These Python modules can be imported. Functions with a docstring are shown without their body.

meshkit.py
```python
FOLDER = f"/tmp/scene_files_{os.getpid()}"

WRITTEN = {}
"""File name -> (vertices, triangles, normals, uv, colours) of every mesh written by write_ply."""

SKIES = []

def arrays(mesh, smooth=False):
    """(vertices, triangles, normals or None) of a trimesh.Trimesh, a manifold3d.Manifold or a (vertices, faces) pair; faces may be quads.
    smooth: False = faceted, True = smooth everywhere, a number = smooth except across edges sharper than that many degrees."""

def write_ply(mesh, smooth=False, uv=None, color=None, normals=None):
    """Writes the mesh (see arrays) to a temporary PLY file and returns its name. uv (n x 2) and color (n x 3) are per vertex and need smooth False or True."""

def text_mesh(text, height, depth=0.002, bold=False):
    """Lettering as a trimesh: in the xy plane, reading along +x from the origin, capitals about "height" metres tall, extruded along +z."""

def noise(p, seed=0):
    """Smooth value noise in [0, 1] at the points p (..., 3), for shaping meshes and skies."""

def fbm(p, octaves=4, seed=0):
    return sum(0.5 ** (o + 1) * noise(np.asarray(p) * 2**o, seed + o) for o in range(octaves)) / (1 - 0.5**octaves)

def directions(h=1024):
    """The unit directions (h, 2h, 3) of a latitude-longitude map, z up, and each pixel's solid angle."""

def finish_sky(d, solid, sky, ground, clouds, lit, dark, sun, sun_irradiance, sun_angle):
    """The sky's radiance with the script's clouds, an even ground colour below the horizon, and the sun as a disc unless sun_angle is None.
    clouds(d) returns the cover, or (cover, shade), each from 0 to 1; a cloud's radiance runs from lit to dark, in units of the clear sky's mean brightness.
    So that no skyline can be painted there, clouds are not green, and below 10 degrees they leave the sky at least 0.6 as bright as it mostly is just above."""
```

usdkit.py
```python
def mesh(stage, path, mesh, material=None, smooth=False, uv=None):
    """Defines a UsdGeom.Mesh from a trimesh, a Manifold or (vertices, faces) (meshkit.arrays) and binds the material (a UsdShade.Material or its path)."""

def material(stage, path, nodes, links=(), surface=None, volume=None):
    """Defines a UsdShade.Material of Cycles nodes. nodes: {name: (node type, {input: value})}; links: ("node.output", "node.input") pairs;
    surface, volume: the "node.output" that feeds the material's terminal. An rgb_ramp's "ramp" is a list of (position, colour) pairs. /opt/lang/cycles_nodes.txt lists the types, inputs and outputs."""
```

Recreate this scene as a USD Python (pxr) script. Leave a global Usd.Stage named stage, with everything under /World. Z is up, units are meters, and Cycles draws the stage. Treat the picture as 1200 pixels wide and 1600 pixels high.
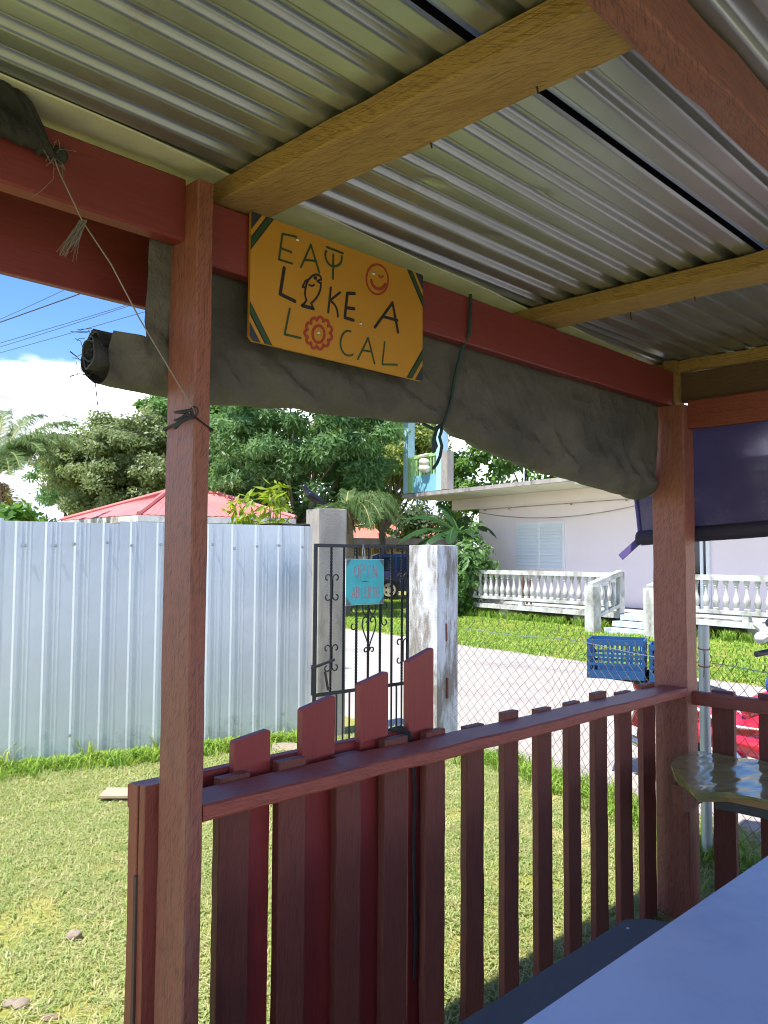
import math, random
import numpy as np, trimesh, manifold3d, usdkit, meshkit
from shapely.geometry import LineString, Polygon
from shapely.ops import unary_union
from pxr import Usd, UsdGeom, UsdLux, UsdShade, Gf, Sdf, Vt

stage = Usd.Stage.CreateInMemory()
UsdGeom.SetStageUpAxis(stage, 'Z'); UsdGeom.SetStageMetersPerUnit(stage, 1.0)
UsdGeom.Xform.Define(stage, '/World')
rad = math.radians

# ------------------------------------------------------------------ camera
PITCH, ROLL, FPX = rad(3.3), rad(0.35), 1285.0
EYE = np.array([0, 0, 1.6])
_F = np.array([0, math.cos(PITCH), math.sin(PITCH)]); _R = np.array([1.0, 0, 0]); _U = np.cross(_R, _F)
CR = math.cos(ROLL) * _R + math.sin(ROLL) * _U; CU = -math.sin(ROLL) * _R + math.cos(ROLL) * _U
cam = UsdGeom.Camera.Define(stage, '/World/camera')
m = np.eye(4); m[0, :3] = CR; m[1, :3] = CU; m[2, :3] = -_F; m[3, :3] = EYE
cam.AddTransformOp().Set(Gf.Matrix4d(*m.ravel().tolist()))
cam.CreateFocalLengthAttr(24.0); cam.CreateHorizontalApertureAttr(24.0 * 1200 / FPX)
cam.CreateClippingRangeAttr(Gf.Vec2f(0.05, 5000))
cam.CreateExposureAttr(1.62)

# ------------------------------------------------------------------ sky and sun
SUN_AZ, SUN_EL = rad(-131), rad(67)
sdir = np.array([math.sin(SUN_AZ) * math.cos(SUN_EL), math.cos(SUN_AZ) * math.cos(SUN_EL), math.sin(SUN_EL)])
sun = UsdLux.DistantLight.Define(stage, '/World/sun')
sun.CreateIntensityAttr(0.80); sun.CreateAngleAttr(0.5); sun.CreateColorAttr(Gf.Vec3f(1.0, 0.95, 0.87)); sun.CreateNormalizeAttr(True)
zz = sdir; xx = np.cross([0, 1, 0], zz); xx /= np.linalg.norm(xx); yy = np.cross(zz, xx)
m = np.eye(4); m[0, :3] = xx; m[1, :3] = yy; m[2, :3] = zz
sun.AddTransformOp().Set(Gf.Matrix4d(*m.ravel().tolist()))
CLOUD = 6.6
skym = usdkit.material(stage, '/World/Looks/sky', {
    'sky': ('sky_texture', {'sky_type': 'single_scattering', 'sun_disc': False, 'sun_elevation': SUN_EL, 'sun_rotation': SUN_AZ, 'aerosol_density': 0.6, 'ozone_density': 2.0, 'air_density': 1.0}),
    'tc': ('texture_coordinate', {}), 'sep': ('separate_xyz', {}),
    'map': ('mapping', {'scale': (2.2, 2.2, 5.5), 'location': (3.7, 1.3, 0.35)}),
    'n': ('noise_texture', {'scale': 1.6, 'detail': 9.0, 'roughness': 0.52}),
    'el': ('map_range', {'from_min': 0.10, 'from_max': 0.36, 'to_min': 0.30, 'to_max': -0.20, 'clamp': True}),
    'add': ('math', {'math_type': 'add'}),
    'cov': ('map_range', {'range_type': 'smoothstep', 'from_min': 0.56, 'from_max': 0.63, 'to_min': 0.0, 'to_max': 1.0}),
    'map2': ('mapping', {'scale': (3.1, 3.1, 7.0), 'location': (1.7, 5.3, 0.2)}),
    'n2': ('noise_texture', {'scale': 1.9, 'detail': 7.0, 'roughness': 0.55}),
    'shade': ('rgb_ramp', {'ramp': [(0.38, (0.50 * CLOUD, 0.57 * CLOUD, 0.70 * CLOUD)), (0.60, (1.15 * CLOUD, 1.16 * CLOUD, 1.18 * CLOUD))]}),
    'mixc': ('mix', {'mix_type': 'mix'}), 'deep': ('hsv', {'saturation': 1.32, 'value': 0.66, 'hue': 0.512}),
    'bg': ('background_shader', {'strength': 0.135})},
    [('tc.generated', 'sep.vector'), ('tc.generated', 'map.vector'), ('map.vector', 'n.vector'), ('sep.z', 'el.value'), ('n.fac', 'add.value1'), ('el.result', 'add.value2'), ('add.value', 'cov.value'),
     ('tc.generated', 'map2.vector'), ('map2.vector', 'n2.vector'), ('n2.fac', 'shade.fac'), ('cov.result', 'mixc.fac'), ('sky.color', 'deep.color'), ('deep.color', 'mixc.color1'), ('shade.color', 'mixc.color2'), ('mixc.color', 'bg.color')],
    surface='bg.background')
dome = UsdLux.DomeLight.Define(stage, '/World/sky'); dome.CreateIntensityAttr(1.0)
UsdShade.MaterialBindingAPI.Apply(dome.GetPrim()).Bind(skym)
dome.GetPrim().SetCustomDataByKey('kind', 'structure')

# ------------------------------------------------------------------ geometry helpers
def ray(p):
    d = _F + (p[0] - 600) / FPX * CR - (p[1] - 800) / FPX * CU
    return d / np.linalg.norm(d)
def gz(p, z=0.0):                                   # where the line of sight through a pixel meets height z
    r = ray(p); return EYE + r * (z - 1.6) / r[2]
def far(p, Y):                                      # ... and the depth Y
    r = ray(p); return EYE + r * (Y / r[1])
AU = rad(44.5)
PU = np.array([math.sin(AU), math.cos(AU), 0]); PV = np.array([-math.cos(AU), math.sin(AU), 0]); ZZ = np.array([0, 0, 1.0])
PO = np.array([-0.468, 2.004, 0])
def PW(u, v, z): return PO + u * PU + v * PV + z * ZZ
def onV(p, v):
    r = ray(p); return EYE + r * ((v - (EYE - PO) @ PV) / (r @ PV))
AH = rad(-33.4)
HS = -np.array([math.sin(AH), math.cos(AH), 0]); HD = np.array([-math.cos(AH), math.sin(AH), 0]); HO = np.array([4.875, 18.22, 0])
def HW(s, d, z): return HO + s * HS + d * HD + z * ZZ
def unit(a): a = np.asarray(a, float); return a / (np.linalg.norm(a) + 1e-12)

class MB:
    def __init__(s): s.v, s.f, s.t, s.n = [], [], [], 0
    def add(s, v, f, t=None):
        v = np.asarray(v, float); f = np.asarray(f, int)
        if f.shape[1] == 4: f = np.vstack([f[:, [0, 1, 2]], f[:, [0, 2, 3]]])
        s.v.append(v); s.f.append(f + s.n); s.t.append(np.zeros((len(v), 2)) if t is None else np.asarray(t, float)); s.n += len(v); return s
    def tm(s, m): return s.add(m.vertices, m.faces)
    def quad(s, *p): return s.add(p, [[0, 1, 2, 3]], [[0, 0], [1, 0], [1, 1], [0, 1]])
    def box(s, c, ex, ey, ez):                      # centre and three half-edge vectors
        c, ex, ey, ez = (np.asarray(x, float) for x in (c, ex, ey, ez)); V, T, F = [], [], []
        for a, b, n in ((ex, ey, ez), (ey, ez, ex), (ez, ex, ey)):
            for q in (1, -1):
                k = len(V); la, lb = np.linalg.norm(a), np.linalg.norm(b)
                aa, bb = (a, b) if q > 0 else (b, a)
                V += [c + q * n - aa - bb, c + q * n + aa - bb, c + q * n + aa + bb, c + q * n - aa + bb]
                T += [[-la, -lb], [la, -lb], [la, lb], [-la, lb]]; F.append([k, k + 1, k + 2, k + 3])
        return s.add(V, F, T)
    def bar(s, A, B, w, h, up=(0, 0, 1), ch=0.003, seg=0, jit=0.0, seed=0, twist=0.0):
        # a sawn stick: chamfered section, optional unevenness along it; uv runs along and round it in metres
        A, B = np.asarray(A, float), np.asarray(B, float); d = unit(B - A); L = np.linalg.norm(B - A)
        x = unit(np.cross(d, up)); y = np.cross(x, d); r = np.random.RandomState(seed)
        a, b, c = w / 2, h / 2, min(ch, w / 3, h / 3)
        sec = [(-a + c, -b), (a - c, -b), (a, -b + c), (a, b - c), (a - c, b), (-a + c, b), (-a, b - c), (-a, -b + c)]
        per = np.cumsum([0] + [math.dist(sec[i], sec[(i + 1) % 8]) for i in range(8)]); sec.append(sec[0])
        N = max(1, seg); u0 = r.rand() * 20; V, T, F = [], [], []
        for i in range(N + 1):
            t = i / N; jx, jy = (r.randn(2) * jit) if 0 < i < N else (0, 0); sc = 1 + r.randn() * jit * 3
            ca, sa = math.cos(twist * t), math.sin(twist * t)
            for k, (px, py) in enumerate(sec):
                qx, qy = px * ca - py * sa, px * sa + py * ca
                V.append(A + d * L * t + x * (qx * sc + jx) + y * (qy * sc + jy)); T.append([u0 + L * t, per[k]])
        for i in range(N):
            for k in range(8): p = i * 9 + k; F.append([p, p + 1, p + 10, p + 9])
        s.add(V, F, T)
        for i, flip in ((0, 1), (N, 0)):
            ring = [V[i * 9 + k] for k in range(8)]; cf = [[0, k, k + 1] if not flip else [0, k + 1, k] for k in range(1, 7)]
            s.add(ring, cf, [[u0 + 40 + sec[k][0], sec[k][1] * 0.2] for k in range(8)])
        return s
    def tube(s, pts, r, sides=6, closed=False, cap=True):
        p = np.asarray(pts, float); n = len(p); r = np.broadcast_to(np.asarray(r, float), (n,))
        if closed: t = np.roll(p, -1, 0) - np.roll(p, 1, 0)
        else: t = np.gradient(p, axis=0)
        t /= np.linalg.norm(t, axis=1, keepdims=True) + 1e-12
        a = np.cross(t[0], [0, 0, 1.0] if abs(t[0][2]) < 0.9 else [1.0, 0, 0]); a = unit(a); A = []
        for i in range(n):
            a = unit(a - t[i] * (a @ t[i])); A.append(a)
        A = np.array(A); Bv = np.cross(t, A); ang = np.arange(sides) * 2 * np.pi / sides
        V = p[:, None] + r[:, None, None] * (np.cos(ang)[None, :, None] * A[:, None] + np.sin(ang)[None, :, None] * Bv[:, None])
        L = np.concatenate([[0], np.cumsum(np.linalg.norm(np.diff(p, axis=0), axis=1))])
        T = np.stack([np.broadcast_to(L[:, None], (n, sides)), np.broadcast_to(ang / 6.28, (n, sides))], -1).reshape(-1, 2)
        F = []
        for i in range(n if closed else n - 1):
            for j in range(sides):
                F.append([i * sides + j, i * sides + (j + 1) % sides, ((i + 1) % n) * sides + (j + 1) % sides, ((i + 1) % n) * sides + j])
        s.add(V.reshape(-1, 3), F, T)
        if cap and not closed:
            for i, fl in ((0, 1), (n - 1, 0)):
                s.add(V[i], [[0, k + 1, k] if fl else [0, k, k + 1] for k in range(1, sides - 1)])
        return s
    def lathe(s, prof, c, sides=12, axis=(0, 0, 1)):
        ax = unit(axis); a = unit(np.cross(ax, [0, 0, 1.0] if abs(ax[2]) < 0.9 else [1.0, 0, 0])); b = np.cross(ax, a); c = np.asarray(c, float)
        ang = np.arange(sides) * 2 * np.pi / sides; V, F = [], []
        for r, h in prof:
            for q in ang: V.append(c + ax * h + r * (math.cos(q) * a + math.sin(q) * b))
        for i in range(len(prof) - 1):
            for j in range(sides): F.append([i * sides + j, i * sides + (j + 1) % sides, (i + 1) * sides + (j + 1) % sides, (i + 1) * sides + j])
        s.add(V, F)
        for i, fl in ((0, 1), (len(prof) - 1, 0)):
            if prof[i][0] > 1e-4: s.add(V[i * sides:(i + 1) * sides], [[0, k + 1, k] if fl else [0, k, k + 1] for k in range(1, sides - 1)])
        return s
    def grid(s, P, T=None, flip=False):             # P: rows x cols x 3
        P = np.asarray(P, float); n, k = P.shape[:2]; i, j = np.meshgrid(np.arange(n - 1), np.arange(k - 1), indexing='ij')
        q = np.stack([i * k + j, i * k + j + 1, (i + 1) * k + j + 1, (i + 1) * k + j], -1).reshape(-1, 4)
        if flip: q = q[:, ::-1]
        return s.add(P.reshape(-1, 3), q, None if T is None else np.asarray(T, float).reshape(-1, 2))
    def get(s): return np.vstack(s.v), np.vstack(s.f), np.vstack(s.t)

USED, OFF = {}, {}
def numbered(path):
    k = USED.get(path, 0); USED[path] = k + 1
    return path if k == 0 else '%s_%03d' % (path, k)
def tag(prim, label=None, cat=None, group=None, kind=None):
    for k, v in (('label', label), ('category', cat), ('group', group), ('kind', kind)):
        if v: prim.SetCustomDataByKey(k, v)
    return prim
def thing(name, loc, label, cat, group=None):
    p = numbered('/World/' + name); x = UsdGeom.Xform.Define(stage, p); loc = np.asarray(loc, float)
    x.AddTranslateOp().Set(Gf.Vec3d(*map(float, loc))); OFF[p] = loc
    return tag(x.GetPrim(), label, cat, group)
def obj(name, mb, material, parent=None, smooth=False, label=None, cat=None, group=None, kind=None):
    if isinstance(mb, MB): v, f, t = mb.get()
    else:
        v, f = np.array(mb.vertices, float), np.array(mb.faces); t = None
    if parent is None:
        path = numbered('/World/' + name)
        off = np.array([(v[:, 0].min() + v[:, 0].max()) / 2, (v[:, 1].min() + v[:, 1].max()) / 2, v[:, 2].min()]); OFF[path] = off
    else:
        pp = str(parent.GetPath()); path = numbered(pp + '/' + name); off = OFF['/'.join(pp.split('/')[:3])]
    g = usdkit.mesh(stage, path, trimesh.Trimesh(v - off, f, process=False), LOOK[material], smooth=smooth, uv=None if (smooth is not False and smooth is not True) else t)
    if parent is None: UsdGeom.Xformable(g).AddTranslateOp().Set(Gf.Vec3d(*map(float, off)))
    return tag(g.GetPrim(), label, cat, group, kind)
def solid(parts, refine=0.02, it=8):                # hulls of sphere pairs welded into one smooth skin
    M = None
    for a, ra, b, rb in parts:
        h = manifold3d.Manifold.batch_hull([manifold3d.Manifold.sphere(ra, 20).translate(tuple(map(float, a))), manifold3d.Manifold.sphere(rb, 20).translate(tuple(map(float, b)))])
        M = h if M is None else M + h
    mm = M.refine_to_length(refine).to_mesh(); t = trimesh.Trimesh(mm.vert_properties[:, :3], mm.tri_verts)
    trimesh.smoothing.filter_taubin(t, iterations=it); return t
def extrude(poly, depth):
    return trimesh.util.concatenate([trimesh.creation.extrude_polygon(g, depth, engine='earcut') for g in getattr(poly, 'geoms', [poly]) if not g.is_empty])
def place(t, o, ex, ey, ez):
    M = np.eye(4); M[:3, 0], M[:3, 1], M[:3, 2], M[:3, 3] = ex, ey, ez, o
    t = t.copy(); t.apply_transform(M)
    return t

# ------------------------------------------------------------------ materials
LOOK = {}
def mat(name, nodes, links, surface): LOOK[name] = usdkit.material(stage, '/World/Looks/' + name, nodes, links, surface=surface)
def wood(name, base, dark, wear, rough=0.5, saw=0.6, wearamt=0.6, spec=0.5, bump=1.0):
    mat(name, {
        'tc': ('texture_coordinate', {}), 'oi': ('object_info', {}), 'off': ('combine_xyz', {'y': 0.0}), 'mulr': ('math', {'math_type': 'multiply', 'value2': 37.0}), 'va': ('vector_math', {'math_type': 'add'}),
        'mg': ('mapping', {'scale': (9.0, 230.0, 1.0)}), 'g': ('noise_texture', {'scale': 1.0, 'detail': 6.0, 'roughness': 0.65}),
        'ms0': ('mapping', {'rotation': (0, 0, 0.42)}), 'ms': ('mapping', {'scale': (26.0, 330.0, 1.0)}), 's': ('noise_texture', {'scale': 1.0, 'detail': 4.0, 'roughness': 0.7}),
        'mw': ('mapping', {'scale': (2.2, 8.0, 1.0)}), 'w': ('noise_texture', {'scale': 1.0, 'detail': 8.0, 'roughness': 0.7}),
        'gr': ('rgb_ramp', {'ramp': [(0.25, dark), (0.47, base), (1.0, tuple(min(1, x * 1.25) for x in base))]}),
        'sr': ('map_range', {'from_min': 0.52, 'from_max': 0.63, 'to_min': 0.0, 'to_max': saw, 'clamp': True}),
        'mx': ('mix', {'mix_type': 'mix', 'color2': dark}),
        'wr': ('map_range', {'from_min': 0.58, 'from_max': 0.75, 'to_min': 0.0, 'to_max': wearamt, 'clamp': True}),
        'mx2': ('mix', {'mix_type': 'mix', 'color2': wear}),
        'hv': ('map_range', {'to_min': 0.82, 'to_max': 1.15}), 'hsv': ('hsv', {}),
        'hs': ('math', {'math_type': 'multiply_add', 'value2': 0.6}), 'bp': ('bump', {'strength': 0.55 * bump, 'distance': 0.004}),
        'p': ('principled_bsdf', {'roughness': rough, 'specular_ior_level': spec})},
        [('oi.random', 'mulr.value1'), ('mulr.value', 'off.x'), ('mulr.value', 'off.z'), ('tc.UV', 'va.vector1'), ('off.vector', 'va.vector2'),
         ('va.vector', 'mg.vector'), ('mg.vector', 'g.vector'), ('va.vector', 'ms0.vector'), ('ms0.vector', 'ms.vector'), ('ms.vector', 's.vector'), ('va.vector', 'mw.vector'), ('mw.vector', 'w.vector'),
         ('g.fac', 'gr.fac'), ('s.fac', 'sr.value'), ('sr.result', 'mx.fac'), ('gr.color', 'mx.color1'), ('w.fac', 'wr.value'), ('wr.result', 'mx2.fac'), ('mx.color', 'mx2.color1'),
         ('oi.random', 'hv.value'), ('hv.result', 'hsv.value'), ('mx2.color', 'hsv.color'), ('hsv.color', 'p.base_color'),
         ('s.fac', 'hs.value1'), ('g.fac', 'hs.value3'), ('hs.value', 'bp.height'), ('bp.normal', 'p.normal')], 'p.BSDF')
def rough_mat(name, base, var, scale=6.0, rough=0.8, bump=0.3, dist=0.01, metallic=0.0, stain=None, stain_lo=0.55, stain_hi=0.7, stretch=(1, 1, 1), spec=0.5, stainscale=None, fine=40.0):
    st = stain or base; ss = stainscale or stretch
    mat(name, {
        'g': ('geometry', {}), 'mp': ('mapping', {'scale': tuple(scale * x for x in stretch)}), 'n': ('noise_texture', {'scale': 1.0, 'detail': 6.0, 'roughness': 0.62}),
        'r': ('rgb_ramp', {'ramp': [(0.3, var), (0.65, base)]}), 'mp2': ('mapping', {'scale': tuple(scale * 0.7 * x for x in ss), 'location': (7.1, 3.3, 1.7)}), 'n2': ('noise_texture', {'scale': 1.0, 'detail': 8.0, 'roughness': 0.7}),
        'sr': ('map_range', {'from_min': stain_lo, 'from_max': stain_hi, 'to_min': 0.0, 'to_max': 1.0 if stain else 0.0, 'clamp': True}), 'mx': ('mix', {'mix_type': 'mix', 'color2': st}),
        'n3': ('noise_texture', {'scale': fine, 'detail': 4.0, 'roughness': 0.6}), 'bp': ('bump', {'strength': bump, 'distance': dist}),
        'p': ('principled_bsdf', {'roughness': rough, 'metallic': metallic, 'specular_ior_level': spec})},
        [('g.position', 'mp.vector'), ('mp.vector', 'n.vector'), ('n.fac', 'r.fac'), ('g.position', 'mp2.vector'), ('mp2.vector', 'n2.vector'), ('n2.fac', 'sr.value'), ('sr.result', 'mx.fac'), ('r.color', 'mx.color1'), ('mx.color', 'p.base_color'),
         ('g.position', 'n3.vector'), ('n3.fac', 'bp.height'), ('bp.normal', 'p.normal')], 'p.BSDF')
def plain(name, col, rough=0.5, metallic=0.0, **k): mat(name, {'p': ('principled_bsdf', dict(base_color=col, roughness=rough, metallic=metallic, **k))}, [], 'p.BSDF')
def leaf(name, cols, trans=0.48, rough=0.45):
    mat(name, {
        'g': ('geometry', {}), 'r': ('rgb_ramp', {'ramp': [(i / (len(cols) - 1), c) for i, c in enumerate(cols)]}),
        'p': ('principled_bsdf', {'roughness': rough, 'specular_ior_level': 0.4}), 'hs': ('hsv', {'saturation': 1.1, 'value': 1.5, 'hue': 0.485}), 't': ('translucent_bsdf', {}), 'mx': ('mix_closure', {'fac': trans})},
        [('g.random_per_island', 'r.fac'), ('r.color', 'p.base_color'), ('r.color', 'hs.color'), ('hs.color', 't.color'), ('p.BSDF', 'mx.closure1'), ('t.BSDF', 'mx.closure2')], 'mx.closure')

wood('red_paint', (0.25, 0.058, 0.040), (0.085, 0.018, 0.017), (0.20, 0.085, 0.060), rough=0.42, saw=0.55, wearamt=0.5)
wood('red_post', (0.275, 0.092, 0.064), (0.075, 0.022, 0.020), (0.30, 0.17, 0.115), rough=0.44, saw=0.85, wearamt=0.75, bump=1.3)
wood('red_beam', (0.20, 0.032, 0.032), (0.15, 0.023, 0.023), (0.22, 0.05, 0.045), rough=0.5, saw=0.15, wearamt=0.4, bump=0.35)
wood('picket_paint', (0.165, 0.042, 0.029), (0.06, 0.011, 0.010), (0.11, 0.045, 0.034), rough=0.55, saw=0.5, wearamt=0.6)
wood('gate_paint', (0.235, 0.032, 0.030), (0.18, 0.024, 0.022), (0.22, 0.045, 0.04), rough=0.5, saw=0.1, wearamt=0.4, bump=0.3)
wood('raw_wood', (0.37, 0.225, 0.085), (0.13, 0.070, 0.028), (0.27, 0.14, 0.055), rough=0.75, saw=0.75, wearamt=0.8, bump=1.5)
wood('dark_wood', (0.11, 0.060, 0.042), (0.05, 0.025, 0.018), (0.09, 0.05, 0.04), rough=0.7, saw=0.4)
wood('grey_plank', (0.33, 0.26, 0.18), (0.20, 0.16, 0.12), (0.36, 0.31, 0.25), rough=0.8, saw=0.3)
wood('slate_wood', (0.075, 0.080, 0.085), (0.040, 0.043, 0.048), (0.12, 0.135, 0.15), rough=0.5, saw=0.3, wearamt=0.5)
rough_mat('roof_zinc', (0.41, 0.435, 0.465), (0.33, 0.355, 0.385), scale=3.0, rough=0.37, bump=0.06, dist=0.003, metallic=0.8, stain=(0.24, 0.20, 0.16), stain_lo=0.62, stain_hi=0.78, stretch=(1, 1, 1))
mat('fence_zinc', {'g': ('geometry', {}), 'sep': ('separate_xyz', {}), 'mp': ('mapping', {'scale': (2.0, 2.0, 0.5)}), 'n': ('noise_texture', {'scale': 1.0, 'detail': 6.0, 'roughness': 0.6}), 'r': ('rgb_ramp', {'ramp': [(0.3, (0.56, 0.62, 0.71)), (0.65, (0.62, 0.68, 0.76))]}),
    'ms': ('mapping', {'scale': (26.0, 26.0, 0.9)}), 's': ('noise_texture', {'scale': 1.0, 'detail': 5.0, 'roughness': 0.65}), 'sr': ('map_range', {'from_min': 0.64, 'from_max': 0.80, 'to_min': 0.0, 'to_max': 0.4, 'clamp': True}), 'm1': ('mix', {'mix_type': 'mix', 'color2': (0.36, 0.38, 0.38)}),
    'mn': ('noise_texture', {'scale': 7.0, 'detail': 7.0, 'roughness': 0.7}), 'mz': ('map_range', {'from_min': 0.0, 'from_max': 0.42, 'to_min': 0.34, 'to_max': -0.12, 'clamp': True}), 'ma': ('math', {'math_type': 'add'}), 'mr': ('map_range', {'from_min': 0.62, 'from_max': 0.84, 'to_min': 0.0, 'to_max': 0.5, 'clamp': True}), 'm2': ('mix', {'mix_type': 'mix', 'color2': (0.30, 0.255, 0.18)}),
    'rr': ('map_range', {'to_min': 0.38, 'to_max': 0.75}), 'me': ('map_range', {'to_min': 0.45, 'to_max': 0.0}), 'b': ('noise_texture', {'scale': 5.0, 'detail': 3.0}), 'bp': ('bump', {'strength': 0.12, 'distance': 0.02}), 'p': ('principled_bsdf', {})},
    [('g.position', 'mp.vector'), ('mp.vector', 'n.vector'), ('n.fac', 'r.fac'), ('g.position', 'ms.vector'), ('ms.vector', 's.vector'), ('s.fac', 'sr.value'), ('sr.result', 'm1.fac'), ('r.color', 'm1.color1'), ('g.position', 'mn.vector'), ('g.position', 'sep.vector'), ('sep.z', 'mz.value'), ('mn.fac', 'ma.value1'), ('mz.result', 'ma.value2'), ('ma.value', 'mr.value'),
     ('mr.result', 'm2.fac'), ('m1.color', 'm2.color1'), ('m2.color', 'p.base_color'), ('mr.result', 'rr.value'), ('rr.result', 'p.roughness'), ('mr.result', 'me.value'), ('me.result', 'p.metallic'), ('g.position', 'b.vector'), ('b.fac', 'bp.height'), ('bp.normal', 'p.normal')], 'p.BSDF')
rough_mat('eave_paint', (0.62, 0.62, 0.46), (0.50, 0.50, 0.38), scale=9.0, rough=0.6, bump=0.15)
rough_mat('concrete', (0.40, 0.37, 0.33), (0.25, 0.23, 0.205), scale=4.0, rough=0.9, bump=0.5, dist=0.012, stain=(0.14, 0.13, 0.12), stain_lo=0.52, stain_hi=0.70, stretch=(1, 1, 0.35), fine=60)
rough_mat('whitewash', (0.66, 0.68, 0.72), (0.44, 0.45, 0.48), scale=7.0, rough=0.85, bump=0.5, dist=0.01, stain=(0.24, 0.215, 0.19), stain_lo=0.47, stain_hi=0.58, stretch=(1, 1, 0.28), fine=70)
rough_mat('white_mould', (0.62, 0.63, 0.61), (0.42, 0.43, 0.41), scale=4.0, rough=0.85, bump=0.3, stain=(0.22, 0.22, 0.19), stain_lo=0.48, stain_hi=0.66, stretch=(1, 1, 0.5), fine=30)
rough_mat('pink_wall', (0.86, 0.755, 0.765), (0.83, 0.72, 0.735), scale=0.8, rough=0.85, bump=0.15, dist=0.006, stain=(0.70, 0.58, 0.60), stain_lo=0.62, stain_hi=0.8, fine=18)
rough_mat('soffit', (0.72, 0.68, 0.60), (0.62, 0.58, 0.50), scale=1.0, rough=0.9, bump=0.1)
rough_mat('slab_edge', (0.42, 0.38, 0.36), (0.28, 0.25, 0.24), scale=3.0, rough=0.9, bump=0.4, stain=(0.14, 0.13, 0.12), stain_lo=0.5, stain_hi=0.65, stretch=(1, 1, 0.3))
rough_mat('blue_wall', (0.22, 0.50, 0.62), (0.16, 0.40, 0.52), scale=3.0, rough=0.8, bump=0.2, stain=(0.16, 0.22, 0.25), stain_lo=0.55, stain_hi=0.75)
rough_mat('pale_blue', (0.42, 0.66, 0.76), (0.34, 0.58, 0.68), scale=3.0, rough=0.8, bump=0.2)
rough_mat('green_paint', (0.34, 0.56, 0.22), (0.26, 0.44, 0.17), scale=4.0, rough=0.7, bump=0.2)
rough_mat('tarp', (0.120, 0.111, 0.101), (0.070, 0.067, 0.065), scale=3.0, rough=0.8, bump=0.55, dist=0.02, stain=(0.055, 0.052, 0.05), stain_lo=0.55, stain_hi=0.72, fine=26, spec=0.3)
rough_mat('tarp_dark', (0.052, 0.055, 0.068), (0.03, 0.032, 0.04), scale=8.0, rough=0.75, bump=0.4, fine=200)
rough_mat('black_cloth', (0.035, 0.034, 0.036), (0.02, 0.02, 0.022), scale=20.0, rough=0.9, bump=0.5, fine=260)
rough_mat('iron', (0.022, 0.026, 0.032), (0.016, 0.018, 0.02), scale=30.0, rough=0.5, bump=0.2, metallic=0.2)
rough_mat('rust_wire', (0.17, 0.11, 0.075), (0.10, 0.065, 0.045), scale=12.0, rough=0.7, bump=0.1, metallic=0.3)
rough_mat('rust', (0.42, 0.16, 0.06), (0.26, 0.10, 0.045), scale=40.0, rough=0.85, bump=0.3)
rough_mat('rust_dark', (0.20, 0.07, 0.045), (0.12, 0.045, 0.035), scale=40.0, rough=0.85, bump=0.3)
rough_mat('pipe_zinc', (0.46, 0.51, 0.54), (0.36, 0.41, 0.44), scale=14.0, rough=0.45, bump=0.1, metallic=0.5, stretch=(1, 1, 0.4))
rough_mat('sign_yellow', (0.50, 0.235, 0.020), (0.46, 0.21, 0.017), scale=3.0, rough=0.5, bump=0.05)
rough_mat('sign_teal', (0.065, 0.46, 0.49), (0.05, 0.37, 0.40), scale=8.0, rough=0.6, bump=0.2)
rough_mat('road', (0.375, 0.345, 0.305), (0.31, 0.285, 0.255), scale=0.9, rough=0.92, bump=0.5, dist=0.02, stain=(0.235, 0.215, 0.205), stain_lo=0.56, stain_hi=0.75, fine=55)
rough_mat('soil', (0.30, 0.225, 0.15), (0.20, 0.145, 0.095), scale=9.0, rough=0.95, bump=0.6, dist=0.01, fine=70)
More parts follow.
